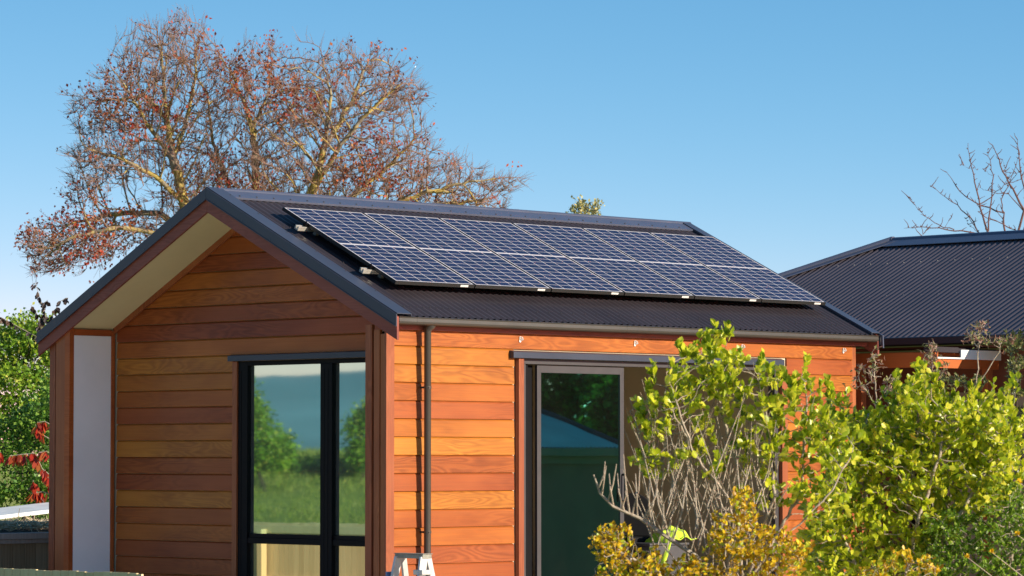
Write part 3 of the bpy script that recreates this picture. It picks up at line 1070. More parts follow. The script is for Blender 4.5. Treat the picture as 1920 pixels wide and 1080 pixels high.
for u, lab in ((U0 + .40, 'silver mounting rail under the upper edge of the solar panels'), (U0 + 1.43, 'silver mounting rail under the lower edge of the solar panels')):
    t = thing('mounting_rail', lab, 'rail', (0, 0, 0), 'rails under the solar panels')
    t.matrix_world = Matrix.Translation(slope_pt(u, .165, .042)) @ rot
    m = MB(); m.box(0, 6.5, -.028, .028, .0, .020); m.box(0, 6.5, -.028, -.010, .020, .042); m.box(0, 6.5, .010, .028, .020, .042)
    m.build('rail', M['rail'], t, bevel=.002)
    for k in range(6):
        m = MB(); m.box(.25 + k * 1.2, .29 + k * 1.2, -.022, .022, -.041, -.0005); m.build('roof_foot', M['rail'], t)
    m = MB(); m.box(.085, .122, -.018, .018, .0425, .078); m.tube([(.100, 0, .078), (.100, 0, .092)], [.009, .009], 6)
    m.build('end_clamp', M['black'], t)

# ================================================================== MAIN HOUSE behind
house = thing('main_house', 'long low house with a dark corrugated hip roof behind the cabin', 'house')
EY, EZ, HT = 7.93, 2.558, .466
HXL, HXR, RUN = -5.5, 3.7, 2.77
RY = EY + RUN; RZ2 = EZ + HT * RUN
RXL, RXR = HXL + RUN, HXR - RUN
# front slope (clipped by the hip): corrugated along x
seg = []
pitch = .0835
nx = int((HXR - HXL) / pitch * 6)
V, Fq = [], []
for i in range(nx + 1):
    x = HXL + (HXR - HXL) * i / nx
    top = min(RUN, x - HXL, HXR - x)
    h = .0095 * math.cos(2 * math.pi * (x - HXL) / pitch) - .0095
    for t in (0, 1):
        r_ = top * t
        V.append((x, EY - .03 + r_ * (1 + .03 / RUN), EZ - .01 + HT * r_ + h))
idx = np.arange((nx + 1) * 2).reshape(-1, 2)
Fq = np.stack([idx[:-1, 0], idx[1:, 0], idx[1:, 1], idx[:-1, 1]], -1)
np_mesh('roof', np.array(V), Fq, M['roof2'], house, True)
mb = MB()
mb.add([(HXL, EY, EZ - .02), (HXL, EY + 2 * RUN, EZ - .02), (RXL, RY, RZ2 - .02)], [(0, 1, 2)])
mb.add([(HXR, EY, EZ - .02), (HXR, EY + 2 * RUN, EZ - .02), (RXR, RY, RZ2 - .02)], [(0, 1, 2)])
mb.add([(HXL, EY + 2 * RUN, EZ - .02), (HXR, EY + 2 * RUN, EZ - .02), (RXR, RY, RZ2 - .02), (RXL, RY, RZ2 - .02)], [(0, 1, 2, 3)])
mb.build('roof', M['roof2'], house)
mb = MB()
for i in range(260):
    for v_ in (.18, 1.15, 2.1):
        x = HXL + pitch * i
        if (i * 7 + int(v_ * 3)) % 3 or not (HXL + v_ + .2 < x < HXR - v_): continue
        z = EZ - .01 + HT * v_
        mb.tube([(x, EY + v_, z), (x, EY + v_ - .003, z + .007)], [.0065, .005], 6)
mb.build('roofing_screw', M['rail'], house)['kind'] = 'stuff'
# ridge and hip caps
mb = MB()
prof = []
for i in range(9):
    a = math.pi * (1 - i / 8); prof.append((RY + .04 * math.cos(a), RZ2 + .006 + .034 * math.sin(a)))
wr = .19
top = [(RY - wr, RZ2 - HT * wr + .014)] + prof + [(RY + wr, RZ2 - HT * wr + .014)]
mb.prism(top + [(y, z - .006) for y, z in reversed(top)], RXL + .02, RXR, 0)
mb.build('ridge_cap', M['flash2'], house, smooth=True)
mb = MB()
for (cx, ex) in ((HXL, RXL),):
    a, b = Vector((cx, EY, EZ + .004)), Vector((ex + .03, RY, RZ2 + .004))
    d = (b - a).normalized(); s1 = Vector((1, 0, 0)); s2 = Vector((0, 1, 0))
    l1 = Vector((.19, 0, -.0)); l2 = Vector((0, .19, 0))
    for off in (l1, l2):
        mb.add([a, b, b + off + Vector((0, 0, .01)), a + off + Vector((0, 0, .01)), a + Vector((0, 0, .012)), b + Vector((0, 0, .012)), b + off + Vector((0, 0, .02)), a + off + Vector((0, 0, .02))],
               [(0, 1, 2, 3), (4, 7, 6, 5), (0, 4, 5, 1), (1, 5, 6, 2), (2, 6, 7, 3), (3, 7, 4, 0)])
    mb.tube([a + Vector((0, 0, .012)), b + Vector((0, 0, .012))], [.038, .038], 10)
mb.tube([(RXL + .02, RY, RZ2 + .0), (RXL + .05, RY, RZ2 + .0)], [.052, .052], 10)
mb.build('hip_cap', M['flash2'], house, smooth=True)
mb = MB()
mb.prism([(EY - .10, EZ - .105), (EY - .135, EZ - .09), (EY - .145, EZ - .015), (EY - .135, EZ - .008), (EY - .02, EZ - .03), (EY - .02, EZ - .10)], HXL - .1, HXR + .1, 0)
mb.build('gutter', M['gutter2'], house, bevel=.004)
mb = MB(); mb.box(HXL + .5, HXR - .5, EY + .42, EY + .54, -.4, EZ - .15); mb.build('wall', M['red_paint'], house)
mb = MB(); mb.box(HXL + .1, HXR - .1, EY - .015, EY + .42, EZ - .135, EZ - .115); mb.build('eave_soffit', M['red_paint'], house)
mb = MB(); mb.box(HXL + .5, HXR - .5, EY + .55, EY + 2 * RUN - .5, -.4, EZ - .2); mb.build('wall_core', M['beige_wall'], house)
mb = MB(); mb.box(-.55, 1.1, EY + .405, EY + .418, -.3, 1.95); mb.build('wall_panel', M['beige_wall'], house)
mb = MB(); mb.box(-.55, -.2, EY + .39, EY + .404, .0, 1.93); mb.build('window', M['black'], house)
# porch frame: stained beam with a white capped return
mb = MB(); mb.box(-.75, .752, 7.10, 7.15, 2.195, 2.350); mb.box(-.75, .70, 7.152, EY + .3, 2.34, 2.36)
porch = mb.build('porch_beam', M['beam'], house)
mb = MB(); mb.box(.704, .754, 7.152, 8.20, 2.186, 2.282); mb.build('porch_beam', M['beam'], house)
mb = MB(); mb.prism([(7.104, 2.300), (7.52, 2.300), (7.52, 2.384), (8.215, 2.384), (8.215, 2.284), (7.104, 2.284)], .7565, .775, 0)
o = mb.build('cap_flashing', M['white_steel'], house); o['label'] = 'white capping strip'
mb = MB(); mb.box(.60, .755, 7.10, 7.50, 2.352, 2.408); mb.box(.60, .72, 7.52, 8.2, 2.352, 2.402); mb.build('flashing', M['roof'], house)
for b_ in ((.62, .70, 8.08, 8.16), (-.38, -.30, 7.16, 7.24)):
    mb = MB(); mb.box(*b_, -.4, 2.19); mb.build('porch_post', M['cedar_v'], house)

# ================================================================== SMALL THINGS BY THE CABIN
lad = thing('step_ladder', 'aluminium step ladder with a grey top standing at the cabin corner', 'ladder', (0, 0, 0))
lx0, lx1, ly, lz = .42, .76, -.30, .372
mb = MB(); mb.box(lx0 - .01, lx1 + .02, ly - .055, ly + .055, lz - .038, lz); mb.box(lx0 - .02, lx1 + .03, ly - .062, ly + .062, lz, lz + .007)
mb.build('top_cap', M['alu_shaded'], lad, bevel=.004)
gz = -.44
for x0, x1, sp in ((lx0, lx0 + .026, -1), (lx1 - .012, lx1 + .014, 1)):
    for sy, wd in ((-1, .085), (1, .06)):
        m = MB()
        yb = ly + sy * .20; yt = ly + sy * .028
        xo = sp * .05
        m.hexa([(x0 + xo, yb - wd / 2, gz), (x1 + xo, yb - wd / 2, gz), (x1 + xo, yb + wd / 2, gz), (x0 + xo, yb + wd / 2, gz),
                (x0, yt - wd / 2, lz - .02), (x1, yt - wd / 2, lz - .02), (x1, yt + wd / 2, lz - .02), (x0, yt + wd / 2, lz - .02)])
        m.build('rail', M['alu'], lad, bevel=.003)
for q in (.30, .62):
    z = lz - q * (lz - gz) ; y_ = ly - .028 - q * .17
    mb = MB(); mb.box(lx0 + .02, lx1 - .01, y_ - .045, y_ + .045, z - .02, z + .006); mb.build('tread', M['alu'], lad, bevel=.003)
mb = MB(); mb.box(lx0 - .05, lx0 - .03, ly - .13, ly - .05, .14, .21); mb.build('sticker', M['blue'], lad)
mb = MB(); mb.box(lx1 - .06, lx1 + .06, ly - .10, ly + .02, .19, .235); mb.build('spreader_bracket', M['alu'], lad, bevel=.006)

chair = thing('office_chair', 'black high backed office chair standing inside the open door', 'chair', (-.64, 3.90, -.06))
mb = MB()
prof = []
W2, H0, H1 = .20, .50, .94
for i in range(21):
    a = math.pi * i / 20
    prof.append((math.cos(a) * W2, H1 - .16 + .16 * math.sin(a)))
prof = [(W2 * .9, H0)] + prof + [(-W2 * .9, H0)]
c45 = math.cos(math.radians(40)); s45 = math.sin(math.radians(40))
vs = [(p[0] * c45, p[0] * s45, p[1]) for p in prof] + [(p[0] * c45 - .06 * s45, p[0] * s45 + .06 * c45, p[1]) for p in prof]
n = len(prof)
mb.add(vs, [(i, (i + 1) % n, n + (i + 1) % n, n + i) for i in range(n)] + [tuple(range(n)), tuple(range(n, 2 * n))[::-1]])
mb.build('backrest', M['chair'], chair, bevel=.012)
mb = MB(); mb.box(-.24, .24, -.30, .22, .42, .50); mb.build('seat', M['chair'], chair, bevel=.03)
mb = MB(); mb.tube([(0, 0, .42), (0, 0, .1)], [.03, .03], 10); mb.build('post', M['black'], chair)
for k in range(5):
    a = k * 2 * math.pi / 5
    mb = MB(); mb.tube([(0, 0, .12), (math.cos(a) * .28, math.sin(a) * .28, .06)], [.025, .015], 8)
    mb.tube([(math.cos(a) * .28, math.sin(a) * .28 - .015, .028), (math.cos(a) * .28, math.sin(a) * .28 + .015, .028)], [.027, .027], 10)
    mb.build('leg', M['black'], chair)

tub = thing('storage_tub', 'dark grey plastic tub standing just inside the open door', 'tub', (-.24, 3.80, -.06))
mb = MB()
mb.hexa([(-.17, -.24, .0), (.17, -.24, .0), (.17, .24, .0), (-.17, .24, .0), (-.20, -.28, .42), (.20, -.28, .42), (.20, .28, .42), (-.20, .28, .42)])
mb.build('body', M['tub'], tub, bevel=.01)
mb = MB(); mb.box(-.215, .215, -.295, .295, .421, .446); mb.build('lid', M['tub'], tub, bevel=.01)
# hi-vis vest: bunched, folded cloth
nu, nv_ = 26, 22
V = []
for i in range(nu):
    for j in range(nv_):
        u, v_ = i / (nu - 1) * 2 - 1, j / (nv_ - 1) * 2 - 1
        r_ = math.hypot(u, v_)
        z = .115 * math.exp(-(u * u * 1.6 + (v_ - .15) ** 2 * 2.5)) + .07 * math.exp(-((u - .65) ** 2 * 6 + v_ * v_ * 3)) + .014 * math.sin(9 * u + 5 * v_ * v_) + .010 * math.sin(13 * v_ + 3 * u)
        if u < -.55 or v_ < -.8: z -= (max(0, -.55 - u) * .55 + max(0, -.8 - v_) * .5)
        V.append((-.20 + .20 * v_, 3.93 + .24 * u, .402 + z))
idx = np.arange(nu * nv_).reshape(nu, nv_)
Fq = np.stack([idx[:-1, :-1], idx[1:, :-1], idx[1:, 1:], idx[:-1, 1:]], -1).reshape(-1, 4)
o = np_mesh('safety_vest', np.array(V), Fq, [M['hivis'], M['hivis_dark']], None, True)
for k_, p in enumerate(o.data.polygons):
    if (k_ // (nv_ - 1)) % 8 in (3,): p.material_index = 1
md = o.modifiers.new('cloth', 'SOLIDIFY'); md.thickness = .006
tag(o, 'lime yellow safety vest bunched up on the dark tub', 'vest')

# ================================================================== FENCES, RAISED BED
fence = thing('paling_fence', 'pale new paling fence along the front garden, its tops just in view', 'fence', (0, -6, 0))


def paling_run(x0, x1, ztop):
    m = MB(); x = x0
    while x < x1 - .02:
        wv = min(.098 + random.uniform(-.002, .002), x1 - x)
        dz = random.uniform(-.006, .004)
        m.box(x, x + wv - .003, -.02 + random.uniform(0, .002), 0, -.55, ztop + dz)
        x += wv + .001
    return m


paling_run(-22, 3.87, .415).build('paling', M['paling'], fence)['kind'] = 'stuff'
paling_run(3.88, 20, .385).build('paling', M['paling'], fence)['kind'] = 'stuff'
mb = MB(); mb.box(-22, 3.87, .001, .045, .28, .375); mb.box(-22, 3.87, .001, .045, -.35, -.26); mb.box(3.88, 20, .001, .045, .25, .345)
mb.build('rail', M['paling'], fence, bevel=.003)
mb = MB()
x = -22
while x < 20:
    mb.box(x, x + .09, .047, .137, -.6, .33); x += 2.4
mb.build('post', M['paling'], fence)['kind'] = 'stuff'

bed = thing('raised_bed', 'weathered timber raised garden bed with a grey top rail left of the cabin', 'garden bed', (-6.3, 0, 0))
mb = MB(); y = -2.2
while y < 5:
    mb.box(-.02, .0, y, y + .145, -.6, .325); y += .15
mb.build('board', M['paling_old'], bed)['kind'] = 'stuff'
mb = MB(); mb.box(-.03, .028, -2.2, 5, .327, .372); mb.box(-.05, .045, -2.2, 5, .374, .440)
mb.build('rail', M['rail_grey'], bed, bevel=.004)
mb = MB(); mb.box(-1.6, -.031, -2.2, 5, -.5, .36)
mb.build('soil', M['bark_dark'], bed)
# straw mulch heap: loose stalks
n = 900
P = np.stack([RNG.uniform(-12.4, -11.6, n), RNG.uniform(3.9, 5.2, n), RNG.random(n) * .09 + .26 + .08], 1)
D = norm(np.stack([RNG.normal(size=n), RNG.normal(size=n), RNG.normal(size=n) * .25], 1))
L_ = RNG.uniform(.08, .2, n)[:, None]
V, Fq = frustums(P, P + D * L_, np.full(n, .006), np.full(n, .004), 3)
o = np_mesh('straw', V, Fq, M['straw'], None); o['kind'] = 'stuff'
tag(o, 'loose straw heaped on the compost beside the low lean-to', 'straw')
mb = MB(); mb.hexa([(-12.45, 3.0, -.5), (-11.5, 3.0, -.5), (-11.5, 6.2, -.5), (-12.45, 6.2, -.5), (-12.4, 3.2, .33), (-11.6, 3.2, .31), (-11.6, 6.0, .31), (-12.4, 6.0, .33)])
tag(mb.build('compost_heap', M['bark_dark'], None, bevel=.05), 'dark compost heap under loose straw behind the raised bed', 'compost heap')
# tilted pale sheet lid
mb = MB()
a, b = np.array((-6.75, -.6, .600)), np.array((-6.75, 2.2, .84))
mb.hexa([(-12.5, 2.6, .265), (-13.6, 2.6, .28), (-13.6, 7.4, .68), (-12.5, 7.4, .67), (-12.5, 2.6, .315), (-13.6, 2.6, .33), (-13.6, 7.4, .73), (-12.5, 7.4, .72)])
t = thing('garden_lean_to', 'tilted pale sheet of a low lean-to behind the raised bed', 'lean-to', (0, 0, 0))
mb.build('sheet', M['sheet'], t, bevel=.006)
for x_, y_, z_ in ((-12.6, 2.8, .28), (-13.5, 2.8, .29), (-12.6, 7.2, .65), (-13.5, 7.2, .66)):
    mb = MB(); mb.tube([(x_, y_, -.5), (x_, y_, z_)], [.03, .03], 8); mb.build('prop', M['paling_old'], t)

# ================================================================== TREES AND SHRUBS
def leafy_from_tips(T, Dt, per, length, tpl, spread=1.0, back=.05, jl=.25, up=.45):
    """whorls of leaves at tips T with twig directions Dt"""
    n = len(T) * per
    P = np.repeat(T, per, 0); D0 = np.repeat(Dt, per, 0)
    R_ = rand_unit(n)
    side = norm(R_ - D0 * np.sum(R_ * D0, 1, keepdims=True))
    D = norm(D0 * RNG.uniform(.35, 1.2, (n, 1)) + side * spread + np.array([0, 0, up]))
    P = P - D0 * RNG.uniform(0, back, (n, 1))
    Nn = norm(D0 + np.array([0, 0, .3]) + rand_unit(n) * .5)
    S = length * RNG.uniform(1 - jl, 1 + jl, n)
    return leaves(P, D, Nn, S, tpl)


def shrub(name, label, lobes, depth, drad, natt, seeds, leaf, lmat, smat, step=.05, infl=.4, kill=.075, tip=.0022, per=8,
          spread=.9, back=.09, tpl=LEAF_OVAL, cat='shrub', group=None, keep=1.0, extra_nodes=0.0, jit=.25, bias=(0, 0, .25), leafzone=None, shoots=0, slen=.16):
    att = ellipsoid_pts(lobes, natt, depth, drad)
    nodes, par = colonize(att, seeds, step, infl, kill, 160, bias, jit)
    if shoots:                                   # young shoots standing clear of the crown
        leafend = np.setdiff1d(np.arange(1, len(nodes)), par)
        cen = att.mean(0)
        sc_ = (nodes[leafend] - cen) @ np.array([0, 0, 1.0]) + RNG.normal(size=len(leafend)) * .12 + .35 * np.abs((nodes[leafend] - cen) @ RT)
        pick = leafend[np.argsort(-sc_)[:shoots * 3]]
        pick = RNG.choice(pick, shoots, replace=False)
        nn_, pp_ = list(nodes), list(par)
        for k_ in pick:
            d = norm(norm(nodes[k_] - cen) * .5 + np.array([0, 0, .9]) + RNG.normal(size=3) * .25)
            prev = k_; L__ = slen * RNG.uniform(.5, 1.3)
            for q_ in range(3):
                nn_.append(nn_[prev] + d * L__ / 3 + RNG.normal(size=3) * .006); pp_.append(prev); prev = len(nn_) - 1
                if q_ < 2 and RNG.random() < .6:
                    sd_ = norm(rand_unit(1)[0] + d * .5)
                    nn_.append(nn_[prev] + sd_ * .03); pp_.append(prev)
        nodes, par = np.array(nn_), np.array(pp_)
    rad, ch = pipe_radii(par, tip, 2.6)
    t = thing(name, label, cat, tuple(nodes[0]), group)
    off = np.array(nodes[0])
    wood_mesh('stems', nodes - off, par, rad, smat, t, 6)
    tips = np.where(ch == 0)[0]
    if extra_nodes:
        oth = np.where((ch > 0) & (rad < tip * 2.2))[0]
        tips = np.concatenate([tips, RNG.choice(oth, int(len(oth) * extra_nodes), replace=False)])
    if keep < 1: tips = tips[RNG.random(len(tips)) < keep]
    tips = tips[tips > 0]
    if leafzone is not None: tips = tips[leafzone(nodes[tips])]
    Dt = norm(norm(nodes[tips] - nodes[par[tips]]) + np.array([0, 0, .35]))
    V, Fq = leafy_from_tips(nodes[tips], Dt, per, leaf, tpl, spread, back)
    leaf_obj('foliage', V - off, Fq, lmat, t)
    return t, nodes, par, tips


def pix(P):
    v = P - CAM; z = v @ FW
    return 960 + F_PX * (v @ RT) / z, 540 - F_PX * (v @ UP) / z


# -- lime-leaved shrub in front of the door
dA = 21.0
lobA = [(x_, y_ + 14, *k_) for x_, y_, *k_ in [(1330, 690, 75, 60, 7), (1345, 655, 40, 35, 2), (1280, 745, 80, 60, 5), (1420, 735, 75, 75, 7), (1225, 775, 40, 40, 2), (1505, 740, 70, 60, 5), (1530, 790, 40, 60, 3),
        (1225, 855, 45, 35, 2.5), (1450, 820, 100, 50, 4), (1560, 850, 50, 80, 4), (1540, 930, 60, 50, 3), (1450, 900, 60, 40, 1.5), (1330, 840, 60, 40, 1.5)]]
seedA = [[at(1400, 1300, dA), at(1390, 1120, dA), at(1350, 960, dA), at(1310, 860, dA - .1), at(1260, 770, dA - .1)],
         [at(1390, 1120, dA), at(1390, 900, dA + .2), at(1350, 760, dA + .2), at(1335, 680, dA + .1)],
         [at(1395, 1110, dA), at(1450, 930, dA - .2), at(1440, 800, dA), at(1425, 720, dA)],
         [at(1400, 1100, dA), at(1500, 930, dA), at(1510, 820, dA + .1), at(1510, 730, dA + .1)],
         [at(1400, 1100, dA), at(1480, 1000, dA - .4), at(1560, 920, dA - .4), at(1600, 840, dA - .3)],
         [at(1380, 1100, dA), at(1300, 950, dA + .3), at(1235, 880, dA + .3), at(1180, 770, dA + .3)],
         [at(1390, 1120, dA), at(1370, 940, dA - .3), at(1300, 850, dA - .3), at(1250, 700, dA - .3)]]
tA, nA, pA, _ = shrub('lime_leaved_shrub', 'tall sparse shrub with lime leaves and bare grey stems before the open door', lobA, dA, .35, 2000,
                      seedA, .054, M['leaf_gris'], M['twig_grey'], .045, .5, .070, .0018, 8, .75, .10, keep=.97, extra_nodes=.14, shoots=60, slen=.12)
# dead silvery branch reaching left from it
mb = MB()
dd = dA - .5
main = [(1370, 1090), (1300, 1040), (1240, 1000), (1200, 972), (1150, 950), (1125, 925), (1113, 890)]
mb.tube([at(x, y, dd) - nA[0] for x, y in main], [.016, .014, .013, .012, .010, .008, .004], 7)
for x, y, dx, dy in ((1240, 1000, 5, -55), (1222, 985, -8, -75), (1210, 978, 20, -60), (1195, 968, -2, -80), (1185, 965, 18, -95), (1170, 958, -14, -70), (1165, 956, 12, -55), (1150, 948, -8, -60),
                     (1140, 940, 14, -70), (1128, 928, 6, -55), (1122, 915, 14, -50), (1255, 1010, -30, -130), (1262, 1012, 25, -110), (1205, 975, 35, -90), (1180, 962, -10, -190 + 80)):
    p0 = at(x, y, dd); p1 = at(x + dx * .7, y + dy * .5, dd - .05); p2 = at(x + dx * .9 + random.uniform(-5, 5), y + dy, dd + random.uniform(-.1, .1))
    mb.tube([p0 - nA[0], p1 - nA[0], p2 - nA[0]], [.007, .005, .0025], 5)
for k in range(120):
    x = random.uniform(1215, 1460); y = random.uniform(820, 1010)
    p0 = at(x, y + 60, dA + random.uniform(-.4, .3)); p2 = at(x + random.uniform(-75, 75), y - random.uniform(40, 140), dA + random.uniform(-.4, .3))
    pm_ = (p0 + p2) / 2 + RNG.normal(size=3) * .02
    mb.tube([p0 - nA[0], pm_ - nA[0], p2 - nA[0]], [.0042, .003, .0014], 4)
mb.build('dead_branch', M['twig_grey'], tA, smooth=True)

# -- big lime-leaved shrub to the right
dB = 22.3
lobB = [(x_, y_ + 26, *k_) for x_, y_, *k_ in [(1725, 745, 60, 60, 4), (1790, 775, 100, 60, 8), (1875, 790, 45, 80, 5), (1640, 800, 70, 60, 5), (1700, 850, 120, 80, 9), (1620, 890, 80, 90, 6), (1800, 860, 90, 70, 6), (1850, 900, 40, 50, 2.5),
        (1640, 990, 110, 70, 6), (1740, 950, 80, 60, 4), (1560, 960, 40, 70, 2), (1580, 1040, 80, 50, 3), (1720, 705, 22, 32, 1), (1680, 1050, 120, 50, 5), (1560, 900, 40, 60, 2.5), (1530, 1010, 50, 60, 2.5), (1600, 830, 60, 50, 4), (1570, 770, 30, 30, 1), (1890, 870, 30, 60, 2)]]
seedB = [[at(1690, 1330, dB), at(1690, 1150, dB), at(1700, 980, dB), at(1720, 820, dB), at(1722, 720, dB)],
         [at(1690, 1150, dB), at(1640, 1000, dB), at(1610, 880, dB), at(1625, 790, dB)],
         [at(1695, 1120, dB), at(1770, 980, dB + .2), at(1800, 860, dB + .2), at(1800, 760, dB + .2)],
         [at(1695, 1120, dB), at(1790, 980, dB - .3), at(1850, 880, dB - .3), at(1885, 790, dB - .3)],
         [at(1690, 1150, dB), at(1600, 1050, dB - .3), at(1560, 960, dB - .3)],
         [at(1690, 1120, dB), at(1720, 980, dB - .4), at(1760, 860, dB - .4), at(1770, 780, dB - .3)]]
shrub('lime_leaved_shrub', 'broad dense shrub with yellowish lime leaves right of the sparse one', lobB, dB, .60, 5000, seedB, .051, M['leaf_gris'], M['twig_grey'],
      .045, .5, .055, .0020, 8, .75, .12, group=None, extra_nodes=.26, shoots=140, slen=.15)

# -- golden low shrubs
dC = 20.3
lobC = [(1150, 1020, 45, 45, 3), (1205, 1066, 52, 38, 3.5), (1300, 1072, 56, 34, 3.5), (1380, 1010, 60, 55, 4), (1392, 945, 28, 40, 1.6), (1450, 1030, 70, 45, 4), (1485, 1050, 34, 34, 1.8), (1190, 1085, 90, 30, 3), (1340, 1080, 130, 25, 4)]
seedC = [[at(1310, 1330, dC), at(1310, 1180, dC), at(1250, 1090, dC), at(1160, 1030, dC)], [at(1310, 1180, dC), at(1360, 1080, dC), at(1390, 960, dC)],
         [at(1310, 1180, dC), at(1420, 1090, dC), at(1480, 1040, dC)], [at(1310, 1170, dC), at(1290, 1110, dC), at(1275, 1075, dC)]]
shrub('golden_shrub', 'low shrub with small golden orange leaves below the sparse lime shrub', lobC, dC, .35, 5200, seedC, .034, M['leaf_gold'], M['twig_grey'],
      .04, .5, .05, .0018, 7, .8, .10, extra_nodes=.2)
dC2 = 20.8
lobC2 = [(1700, 1055, 45, 30, 3), (1650, 1075, 50, 25, 2), (1745, 1070, 25, 25, 1)]
shrub('golden_shrub', 'small golden orange shrub low between the broad lime shrub and the fine green one', lobC2, dC2, .25, 520,
      [[at(1690, 1300, dC2), at(1690, 1150, dC2), at(1700, 1070, dC2)], [at(1690, 1150, dC2), at(1650, 1080, dC2)]], .036, M['leaf_gold'], M['twig_grey'],
      .045, .5, .06, .0018, 7, .8, .08, extra_nodes=.1)

# -- fine green shrub low right, with yellow flowers
dD = 22.0
lobD = [(1790, 1000, 70, 50, 4), (1870, 1010, 60, 70, 5), (1820, 1060, 110, 40, 5), (1760, 1060, 50, 40, 2), (1900, 940, 25, 50, 1.5), (1940, 1020, 50, 70, 3)]
tD, nD, pD, tipsD = shrub('fine_leaved_shrub', 'fine leaved green shrub with a few yellow flowers at the lower right', lobD, dD, .5, 3600,
                          [[at(1850, 1330, dD), at(1850, 1180, dD), at(1840, 1060, dD)], [at(1850, 1180, dD), at(1780, 1060, dD), at(1770, 990, dD)],
                           [at(1850, 1180, dD), at(1900, 1060, dD), at(1890, 960, dD)]], .030, M['leaf_fine'], M['twig_grey'], .045, .5, .055, .0016, 14, .8, .12, LEAF_DIAMOND, extra_nodes=.3)
for x, y in ((1815, 1046), (1860, 1036), (1912, 905), (1908, 1003)):
    p = at(x, y, dD - .75) - nD[0]
    Dp = norm(rand_unit(9) * .7 + np.array([.4, -.5, .5]))
    V, Fq = leaves(np.repeat(p[None], 9, 0), Dp, rand_unit(9), np.full(9, .032), LEAF_OVAL)
    f_ = leaf_obj('flower', V, Fq, M['leaf_yellow'], tD)
    mb = MB(); mb.tube([p, p + np.array([.05, .3, -.18])], [.002, .003], 4); mb.build('stalk', M['twig_grey'], f_)

# -- dark olive shrub on the right edge and its rusty tips
dE = 25.5
lobE = [(1905, 700, 25, 55, 4), (1910, 850, 30, 90, 5), (1925, 950, 30, 80, 3), (1900, 640, 30, 24, 2.5), (1960, 760, 50, 110, 5), (1890, 800, 28, 50, 2), (1800, 715, 60, 14, 1.5)]
shrub('olive_shrub', 'dark olive shrub at the right edge behind the lime shrubs', lobE, dE, .5, 2200,
      [[at(1930, 1300, dE), at(1930, 1080, dE), at(1910, 900, dE), at(1905, 720, dE), at(1900, 640, dE)], [at(1930, 1080, dE), at(1950, 850, dE), at(1930, 740, dE)], [at(1910, 900, dE), at(1840, 760, dE), at(1800, 715, dE)]],
      .040, M['leaf_dark'], M['bark_dark'], .06, .6, .075, .002, 12, .8, .12, LEAF_LONG, extra_nodes=.35)
for lab, lob, seeds, dep in (
        ('wispy rust tipped shrub rising in front of the main house eave', [(1838, 612, 20, 15, 2), (1824, 634, 26, 12, 1.5), (1876, 640, 30, 14, 1.5)],
         [[at(1830, 1000, 24.6), at(1832, 720, 24.6), at(1836, 620, 24.6)], [at(1832, 720, 24.6), at(1875, 660, 24.6)]], 24.6),
        ('thin wispy rusty shrub beside the cabin corner', [(1635, 700, 35, 30, 2), (1640, 670, 12, 25, .8), (1610, 715, 25, 25, 1), (1670, 725, 30, 25, 1)],
         [[at(1640, 1000, 25.5), at(1642, 760, 25.5), at(1640, 680, 25.5)], [at(1642, 760, 25.5), at(1610, 712, 25.5)], [at(1642, 760, 25.5), at(1672, 715, 25.5)]], 25.5),
        ('wispy rusty shrub in front of the porch beam', [(1745, 655, 18, 20, 1.4), (1750, 690, 35, 25, 1.5)],
         [[at(1748, 1000, 25.0), at(1750, 760, 25.0), at(1747, 655, 25.0)]], 25.0)):
    shrub('wispy_shrub', lab, lob, dep, .22, 330, seeds, .034, M['leaf_rust'], M['twig_grey'], .05, .5, .055, .0016, 5, .7, .14, LEAF_LONG, extra_nodes=.25)


